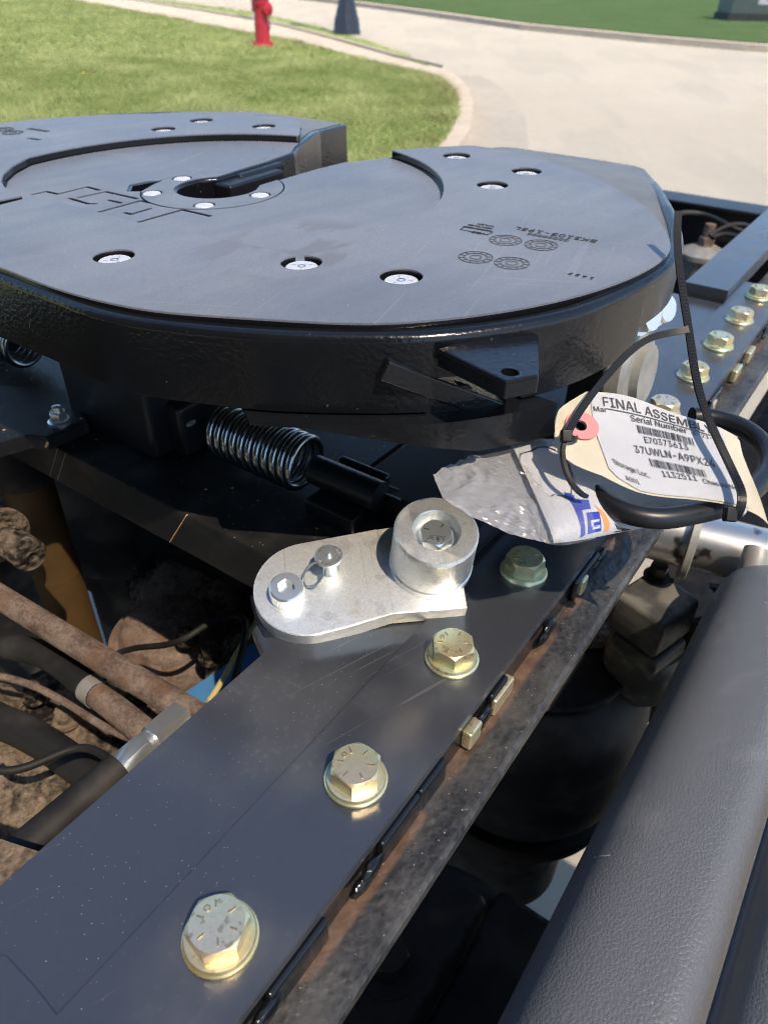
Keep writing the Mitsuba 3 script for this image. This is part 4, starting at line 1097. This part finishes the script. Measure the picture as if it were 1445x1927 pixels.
hang = Polygon([(-.05, 0), (.06, 0), (.055, -.05), (.04, -.12), (.02, -.13), (-.01, -.12), (-.04, -.08)]).difference(Point(-.015, -.02).buffer(.026))
hm_ = tri(poly_man(hang, -.004, .004))
hb0 = np.array((0.14, -0.526, -0.33))
add(HB + "__plate", moved(hm_, hb0, np.stack([np.array([.25, -.95, .15]) / np.linalg.norm([.25, -.95, .15]), np.array([.1, .17, .98]), np.array([-.95, -.25, .1])], 1)), "m_greasy", 30)
add(HB + "__hose", tube(smooth_path([(0.114, -0.557, -0.252), (0.1, -0.559, -0.269), (0.093, -0.562, -0.296), (0.086, -0.565, -0.323), (0.083, -0.568, -0.362)], 20), .012, 16), "m_grey_cast", 60)
AT = "air_tank"
tag(AT, "grey rounded air tank at the right edge behind the frame rail", "tank")
add(AT + "__shell", moved(lathe([(0, 0), (.05, .004), (.085, .02), (.10, .05), (.10, .55), (.085, .58), (0, .60)], seg=48), (.80, -.62, -.42), frame((1, -.02, 0))), "m_tank", 50)
SB = "suspension_beam"
tag(SB, "greasy black suspension beam with a big nut deep below the frame rail", "suspension arm")
sb0 = np.array((-0.274, -0.443, -0.5))
add(SB + "__beam", cat([rbox((sb0[0] - .40, -.47, -.56), (sb0[0] + .10, -.385, -.515), .01), rbox((sb0[0] - .40, -.56, -.60), (sb0[0] + .14, -.465, -.565), .01)]), "m_greasy", 40)
nb = add(SB + "__nut", moved(hexhead(.018, .02), (sb0[0], -.425, -.516)), "m_greasy", 30)
add(nb + "__washer", lathe([(0, 0), (.030, 0), (.030, .004), (0, .004)], (sb0[0], -.425, -.518), seg=36), "m_greasy", 30)
AH = "air_hose"
tag(AH, "thick black air hose curving beneath the frame rail near the bottom edge", "hose")
add(AH + "__hose", tube(smooth_path([(-0.198, -0.392, -0.573), (-0.16, -0.412, -0.58), (-0.146, -0.449, -0.593), (-0.145, -0.486, -0.603), (-0.157, -0.509, -0.618), (-0.199, -0.519, -0.638)], 40), .017, 18), "m_rubber", 60)

# ------------------------------------------------------------------ between the rails: tubes, hoses and dirty castings
CX_ = "cross_tube"
tag(CX_, "rusty steel cross tube between the frame rails", "tube")
add(CX_ + "__tube", tube([(-0.258, 0.313, -0.42), (-0.255, 0.13, -0.415), (-0.249, -0.035, -0.41), (-0.243, -0.182, -0.405), (-0.242, -0.247, -0.4)], .0138, 28), "m_rust", 60)
SHK = "shock_absorber"
tag(SHK, "upright ochre painted shock absorber left of the cross plate", "shock absorber")
add(SHK + "__body", lathe([(0, -.74), (.030, -.74), (.030, -.50), (.031, -.498), (.031, -.492), (.030, -.49), (.030, -.30), (0, -.30)], (-.146, .215, 0), seg=40), "m_tan_paint", 40)
add(SHK + "__cover", lathe([(0, -.345), (.034, -.345), (.034, -.25), (0, -.25)], (-.146, .215, 0), seg=40), "m_rubber", 40)
DR = "brake_drum"
tag(DR, "rust brown round cover lit by sun deep under the cross plate", "cover")
add(DR + "__cover", lathe([(0, -.555), (.055, -.556), (.062, -.562), (.066, -.575), (.070, -.578), (.080, -.580), (.084, -.590), (.084, -.68), (0, -.68)], (-.09, .075, 0), seg=56), "m_rust", 40)
RHZ = "rubber_hose"
tag(RHZ, "short black rubber hose pushed onto a rusty pipe stub", "hose")
hp_ = smooth_path([(-0.292, 0.186, -0.47), (-0.278, 0.121, -0.468), (-0.26, 0.075, -0.466), (-0.257, 0.019, -0.462), (-0.261, -0.038, -0.458)], 40)
add(RHZ + "__hose", tube(hp_, .0150, 22), "m_rubber", 60)
add(RHZ + "__stub", tube([hp_[-1], hp_[-1] + (hp_[-1] - hp_[-6]) / np.linalg.norm(hp_[-1] - hp_[-6]) * .16], .0140, 22), "m_rust", 60)
RHZ2 = "rubber_hose_001"
tag(RHZ2, "lower dark hose in shadow below the rusty cross tube", "hose")
add(RHZ2 + "__hose", tube(smooth_path([(-0.333, 0.145, -0.52), (-0.324, 0.074, -0.52), (-0.315, 0.027, -0.52), (-0.31, -0.032, -0.52), (-0.301, -0.109, -0.52), (-0.282, -0.165, -0.53)], 40), .018, 20), "m_rubber", 60)


def lumpy(loc, r, seed, amp=.3, sub=4, freq=2.2):
    m = trimesh.creation.icosphere(subdivisions=sub, radius=1.0)
    d = meshkit.fbm(m.vertices * freq + seed * 3.7, 4, seed) - .5
    m.vertices = m.vertices * (1 + amp * 2 * d)[:, None] * np.asarray(r)
    return moved(m, loc)


AX = "axle_housing"
tag(AX, "dirt caked axle housing between the frame rails", "axle")
ax = cat([lumpy((-.30, -.02, -.66), (.13, .22, .10), 2), lumpy((-.20, .06, -.68), (.10, .16, .09), 5), lumpy((-.36, .10, -.62), (.10, .18, .075), 8)])
add(AX + "__casting", ax, "m_dirt", 60)
add(AX + "__tube", tube([(-.42, -.60, -.66), (-.40, -.2, -.66), (-.36, .2, -.66), (-.33, .9, -.66)], .085, 40), "m_greasy", 60)
DF = "differential"
tag(DF, "dirty brown differential casting behind the blue strap", "casting")
add(DF + "__casting", cat([lumpy((-.03, -.10, -.62), (.12, .14, .10), 11), lumpy((.08, -.15, -.60), (.14, .12, .11), 14), lumpy((.06, .10, -.66), (.16, .16, .11), 17)]), "m_dirt", 60)
add(DF + "__rib", cat([tube([(.02 + .05 * i, -.24, -.60), (.05 + .05 * i, -.05, -.53), (.06 + .05 * i, .08, -.56)], .014, 12) for i in range(4)]), "m_dirt", 60)
HF = "hose_fitting"
tag(HF, "bright zinc hex hose fitting beside the inner sheet edge", "fitting")
f0, f1 = np.array((-0.326, -0.17, -0.4)), np.array((-0.258, -0.171, -0.4))
fd = (f1 - f0) / np.linalg.norm(f1 - f0)
FF = frame(fd)
add(HF + "__nut", moved(hexhead(.0150, .030), f0 + fd * .002, FF), "m_zinc", 25)
add(HF + "__collar", cat([moved(lathe([(0, .030), (.0125, .030), (.0125, .038), (0, .038)], seg=30), f0, FF), moved(hexhead(.0165, .036, .95), f0 + fd * .038, FF)]), "m_zinc", 25)
add(HF + "__hose", tube([f0 + fd * .002, f0 - fd * .05, f0 - fd * .12], .016, 20), "m_rubber", 60)
BS = "blue_strap"
tag(BS, "bright blue flat strap running beneath the zinc bracket", "strap")
add(BS + "__band", tube([(-0.215, -0.116, -0.47), (-0.157, -0.125, -0.47), (-0.083, -0.128, -0.47), (0, -0.126, -0.47)], 0, flat=(.014, .005), hint=(0, 0, 1)), "m_blue_strap", False)
WR = "yellow_wire"
tag(WR, "thin yellow wire crossing the blue strap", "wire")
add(WR + "__wire", tube(smooth_path([(-0.213, -0.158, -0.43), (-0.176, -0.146, -0.43), (-0.137, -0.131, -0.43), (-0.108, -0.121, -0.43), (-0.062, -0.097, -0.43)], 24), .0032, 10), "m_yellow_wire", 60)
WR2 = "black_wire"
tag(WR2, "thin black wire looping over the dirt beside the zinc bracket", "wire")
add(WR2 + "__wire", tube(smooth_path([(-0.217, 0.038, -0.5), (-0.18, -0.042, -0.45), (-0.165, -0.083, -0.42), (-0.125, -0.092, -0.42), (-0.113, -0.106, -0.42), (-0.127, -0.128, -0.42), (-0.158, -0.15, -0.42), (-0.188, -0.17, -0.42), (-0.21, -0.185, -0.42)], 50), .0036, 10), "m_rubber", 60)
SN = "stud_nut"
tag(SN, "dusty stud with a thick nut at the left edge below the cross plate", "nut")
s0 = np.array((-0.234, 0.152, -0.332))
s1 = np.array((-0.235, 0.062, -0.335))
sd = (s1 - s0) / np.linalg.norm(s1 - s0)
SF = frame(sd)
L_ = np.linalg.norm(s1 - s0)
add(SN + "__nut", cat([moved(hexhead(.030, .030, .9), s0, SF), moved(lathe([(0, .028), (.031, .028), (.031, .036), (0, .036)], seg=36), s0, SF)]), "m_dirt", 35)
add(SN + "__stud", moved(lathe([(0, .03), (.018, .03), (.018, L_ - .004), (.015, L_), (.006, L_), (.006, L_ - .004), (0, L_ - .004)], seg=30), s0, SF), "m_dirt", 35)
add(SN + "__arm", moved(rbox((-.03, -.014, -.01), (.03, .05, .0), .004), s0, SF), "m_dirt", 35)
DP = "dusty_plate"
tag(DP, "dusty grey steel plate end at the left edge near the bottom", "steel plate")
add(DP + "__plate", bevel_prism(Polygon([(-.409, -.294), (-.424, -.251), (-.435, -.219), (-.478, -.095), (-.55, .12), (-.60, .30), (-1.0, .30), (-1.0, -.294)]), -.312, -.30, .002), "m_dirt", 30)

FAS = "air_spring_001"
tag(FAS, "far air spring in shadow on the other side of the frame", "air spring")
add(FAS + "__bellows", lathe([(0, -.444), (.098, -.447), (.108, -.463), (.123, -.480), (.131, -.505), (.134, -.540), (.134, -.600), (.129, -.640), (.118, -.668), (.085, -.70), (.085, -.95), (0, -.95)], (.08, .40, 0), seg=48), "m_rubber", 50)
TA = "trailing_arm"
tag(TA, "greasy black trailing arm running back below the steel pipe", "suspension arm")
add(TA + "__beam", cat([rbox((.22, -.57, -.66), (1.7, -.44, -.50), .02)]), "m_greasy", 35)
add(TA + "__beam", rbox((.22, .44, -.66), (1.7, .57, -.50), .02), "m_greasy", 35)
# ------------------------------------------------------------------ rear end of the frame
RC = "rear_crossmember"
tag(RC, "dark rear crossmember closing the frame behind the fifth wheel", "cross member")
add(RC + "__web", cat([rbox((1.62, -.31, -.62), (1.635, .31, -.295), .004), rbox((1.56, -.31, -.300), (1.66, .36, -.292), .003)]), "m_satin_black", 30)
add(RC + "__floor", rbox((.95, -.30, -.66), (1.62, .31, -.64), .005), "m_greasy", 30)
BC = "brake_chamber"
tag(BC, "round dusty brake chamber with a brass fitting behind the fifth wheel", "brake chamber")
bc = np.array((1.523, -0.151, -0.4))
add(BC + "__can", lathe([(0, -.06), (.05, -.06), (.056, -.01), (.062, -.006), (.062, .006), (.050, .012), (.030, .022), (0, .024)], bc, seg=44), "m_grey_cast", 40)
fi = add(BC + "__fitting", cat([moved(hexhead(.020, .022), bc + [0, 0, .022]), lathe([(0, .044), (.013, .044), (.013, .075), (0, .075)], bc, seg=24)]), "m_rust", 30)
for key, pts, lab in (("air_line", [(1.252, -0.12, -0.264), (1.3, -0.136, -0.257), (1.32, -0.167, -0.259), (1.312, -0.208, -0.264), (1.3, -0.243, -0.271), (1.312, -0.269, -0.278)], "grey air line arching high behind the cable tie tip"),
                      ("air_line_001", [(1.262, -0.208, -0.287), (1.28, -0.22, -0.276), (1.298, -0.235, -0.268), (1.32, -0.267, -0.267), (1.328, -0.298, -0.282)], "grey air line curving from the brake chamber to the rail"),
                      ("air_line_002", [(1.241, -0.219, -0.285), (1.259, -0.237, -0.278), (1.262, -0.262, -0.278), (1.263, -0.291, -0.282)], "lowest grey air line beside the brake chamber")):
    tag(key, lab, "air line")
    add(key + "__line", tube(smooth_path(pts, 30), .0055, 10), "m_rubber", 60)
FB = "far_fender"
tag(FB, "rounded black fender just seen through the fifth wheel throat", "fender")
fbx = np.linspace(0, math.pi, 40)
fprof = np.stack([1.22 + .42 * np.cos(fbx), 0 * fbx, -.72 + .44 * np.sin(fbx)], 1)
add(FB + "__shell", sheet(np.stack([fprof + [0, y, -dz_] for y, dz_ in ((.72, .03), (.73, .008), (.75, 0), (.90, 0), (1.15, 0), (1.18, .02))]), .006), "m_satin_black", 60)

DW = "drive_wheel"
wprof = [(.0, -.26), (.18, -.26), (.20, -.27), (.29, -.27), (.30, -.285), (.40, -.295), (.46, -.285), (.485, -.26), (.49, -.24), (.49, -.03), (.47, -.01), (.45, -.005), (.45, .005), (.47, .01), (.49, .03), (.49, .24), (.485, .26), (.46, .285), (.40, .295), (.30, .285), (.29, .20), (.15, .12), (0, .12)]
for i_, (x_, y_, lab) in enumerate(((-.28, -.93, "dual drive wheel under the grained plastic fender"), (-.42, .93, "dual drive wheel on the far side between lawn and frame"), (1.42, .95, "rear dual drive wheel below the rounded far fender"))):
    key = DW + ("" if i_ == 0 else f"_{i_:03d}")
    tag(key, lab, "wheel", "dual drive wheels")
    add(key + "__tyre", moved(lathe(wprof, seg=64), (x_, y_, -.865), frame((0, -1 if y_ < 0 else 1, 0))), "m_rubber", 35)

CB = "truck_cab"
tag(CB, "dark sleeper cab standing forward of the fifth wheel, out of the picture on the left", "truck cab")
add(CB + "__sleeper", rbox((-3.0, -1.22, -.20), (-1.0, 1.22, 1.80), .12), "m_satin_black", 30)
add(CB + "__window", rbox((-1.004, -.40, .75), (-.996, .40, 1.15), .003), "m_gloss_black", 30)
# small clutter on the axle: clamps, bolts, thin lines
add(RHZ + "__clamp", tube([hp_[-4], hp_[-4] * .5 + hp_[-1] * .5, hp_[-1]], .0158, 24), "m_grey_cast", 30)
for q_ in ((-0.194, 0.009, -0.55), (-0.267, 0.049, -0.55), (-0.268, 0.111, -0.55), (-0.112, -0.039, -0.52), (-0.107, 0.009, -0.52)):
    add(AX + "__bolt", cat([moved(hexhead(.011, .02), np.array(q_) - [0, 0, .012]), lathe([(0, -.014), (.015, -.014), (.015, -.009), (0, -.009)], q_, seg=24)]), "m_dirt", 30)
for key_, pts_, mat_, lab_ in (("black_wire_001", [(-0.379, -0.021, -0.44), (-0.354, -0.064, -0.45), (-0.319, -0.081, -0.45), (-0.311, -0.134, -0.44), (-0.315, -0.206, -0.42)], "m_rubber", "thin black wire lying above the dirty axle near the left edge"),
                               ("brake_line", [(-0.307, 0.134, -0.5), (-0.284, 0.061, -0.49), (-0.278, -0.022, -0.48), (-0.276, -0.084, -0.47), (-0.263, -0.136, -0.46)], "m_rust", "thin rusty brake line beside the black rubber hose")):
    tag(key_, lab_, "wire" if "wire" in key_ else "brake line")
    add(key_ + "__line", tube(smooth_path(pts_, 40), .0042, 10), mat_, 60)

# ------------------------------------------------------------------ street furniture
def gpoint(h, r, lift=0.12):
    q = gxy(np.array([h, r]))
    return np.array([q[0], q[1], gz(q) + lift])


HY = "fire_hydrant"
tag(HY, "red fire hydrant standing on the lawn beside the sidewalk", "fire hydrant")
h0 = gpoint(15.1, -2.24)
toward = -np.array([FH[0], FH[1], 0])
side = np.array([RH[0], RH[1], 0])
k_ = 1.22
S = lambda prof: [(a * k_, b * k_) for a, b in prof]
add(HY + "__barrel", lathe(S([(0, 0), (.165, 0), (.165, .03), (.160, .045), (.118, .05), (.112, .09), (.108, .27), (.112, .28), (.112, .30), (.104, .31), (.102, .48), (.125, .52), (.128, .56), (.122, .60), (0, .60)]), h0, seg=40), "m_red", 40)
add(HY + "__bonnet", lathe(S([(0, .60), (.145, .60), (.150, .615), (.145, .63), (.118, .64), (.108, .70), (.08, .75), (.04, .775), (.025, .78), (.025, .82), (0, .82)]), h0, seg=40), "m_red", 40)
nz = (side * .8 + toward * .6)
add(HY + "__pumper_nozzle", lathe(S([(0, 0), (.075, 0), (.075, .13), (.085, .135), (.085, .165), (.06, .175), (.02, .18), (.02, .21), (0, .21)]), h0 + [0, 0, .47 * k_], nz, 32), "m_red", 40)
add(HY + "__hose_nozzle", lathe(S([(0, 0), (.05, 0), (.05, .13), (.058, .135), (.058, .16), (.015, .17), (.015, .19), (0, .19)]), h0 + [0, 0, .47 * k_], -side * .5 + toward * -.6, 28), "m_red", 40)
ch = smooth_path([h0 + nz * .2 + [0, 0, .48], h0 + nz * .21 + [0, 0, .36], h0 + side * .15 + toward * .05 + [0, 0, .27], h0 + side * .13 + [0, 0, .33]], 20)
add(HY + "__chain", tube(ch, .007, 6), "m_satin_black", 60)
add(HY + "__flange_bolt", cat([moved(hexhead(.018 * k_, .03 * k_), h0 + k_ * np.array([.138 * math.cos(a), .138 * math.sin(a), .04])) for a in np.arange(8) * math.pi / 4]), "m_red", 30)
tag(HY + "__flange_bolt", kind="stuff")
LP = "lamp_post"
tag(LP, "blue black street lamp post with a flared base on the verge", "lamp post")
l0 = gpoint(18.05, -.86)
flute = 12
lp = lathe([(0, 0), (.30, 0), (.30, .06), (.285, .09), (.265, .20), (.24, .32), (.215, .36), (.215, .42), (.195, .46), (.165, .60), (.135, .76), (.105, .92), (.11, .96), (.10, 1.0), (.075, 1.06), (0, 1.06)], l0, seg=48)
dv = lp.vertices - l0
an = np.arctan2(dv[:, 1], dv[:, 0])
f_ = 1 + .045 * np.cos(an * flute) * ((dv[:, 2] > .1) & (dv[:, 2] < .9))
lp.vertices = np.stack([l0[0] + dv[:, 0] * f_, l0[1] + dv[:, 1] * f_, lp.vertices[:, 2]], 1)
add(LP + "__base", lp, "m_post", 40)
add(LP + "__shaft", lathe([(0, 1.06), (.07, 1.06), (.055, 3.6), (0, 3.6)], l0, seg=24), "m_post", 40)
add(LP + "__lantern", lathe([(0, 3.6), (.12, 3.6), (.13, 3.65), (.2, 4.05), (.24, 4.08), (.12, 4.25), (.03, 4.3), (0, 4.4)], l0, seg=24), "m_post", 40)
SG = "marker_post"
tag(SG, "slim grey marker post behind the red hydrant", "post")
m0 = gpoint(21.6, -3.42)
add(SG + "__post", moved(rbox((-.05, -.03, -.1), (.05, .03, 1.7), .012), m0, rz(-.6)), "m_grey_post", 30)
add(SG + "__cap", moved(rbox((-.056, -.036, 1.7), (.056, .036, 1.74), .012), m0, rz(-.6)), "m_grey_post", 30)
UB = "utility_box"
tag(UB, "green utility box with a white sticker on the far lawn", "utility box")
u0 = gpoint(24.8, 10.55, .15)
UR = np.stack([side, -toward, [0, 0, 1]], 1)
add(UB + "__cabinet", moved(rbox((-.72, 0, .16), (1.1, 1.1, .80), .03), u0, UR), "m_green_box", 30)
add(UB + "__lid", moved(rbox((-.75, -.03, .80), (1.13, 1.13, .86), .02), u0, UR), "m_green_box", 30)
add(UB + "__plinth", moved(rbox((-.76, -.04, -.05), (1.14, 1.14, .17), .01), u0, UR), "m_dark_base", 30)
add(UB + "__sticker", moved(box((.02, -.006, .40), (.42, .0, .66)), u0, UR), "m_white", False)
add(UB + "__hasp", moved(rbox((-.55, -.05, .74), (-.40, -.0, .90), .015), u0, UR), "m_orange_seal", 30)
DL = "dandelion"
tag(DL, "single yellow dandelion in the lawn left of the hydrant", "flower")
d0 = gpoint(10.4, -3.93)
add(DL + "__flower", lathe([(0, .07), (.022, .075), (.024, .082), (.012, .090), (0, .091)], d0, seg=14), "m_yellow_flower", 40)
add(DL + "__stem", tube([d0, d0 + [0.004, 0, .075]], .003, 6), "m_lawn", 40)
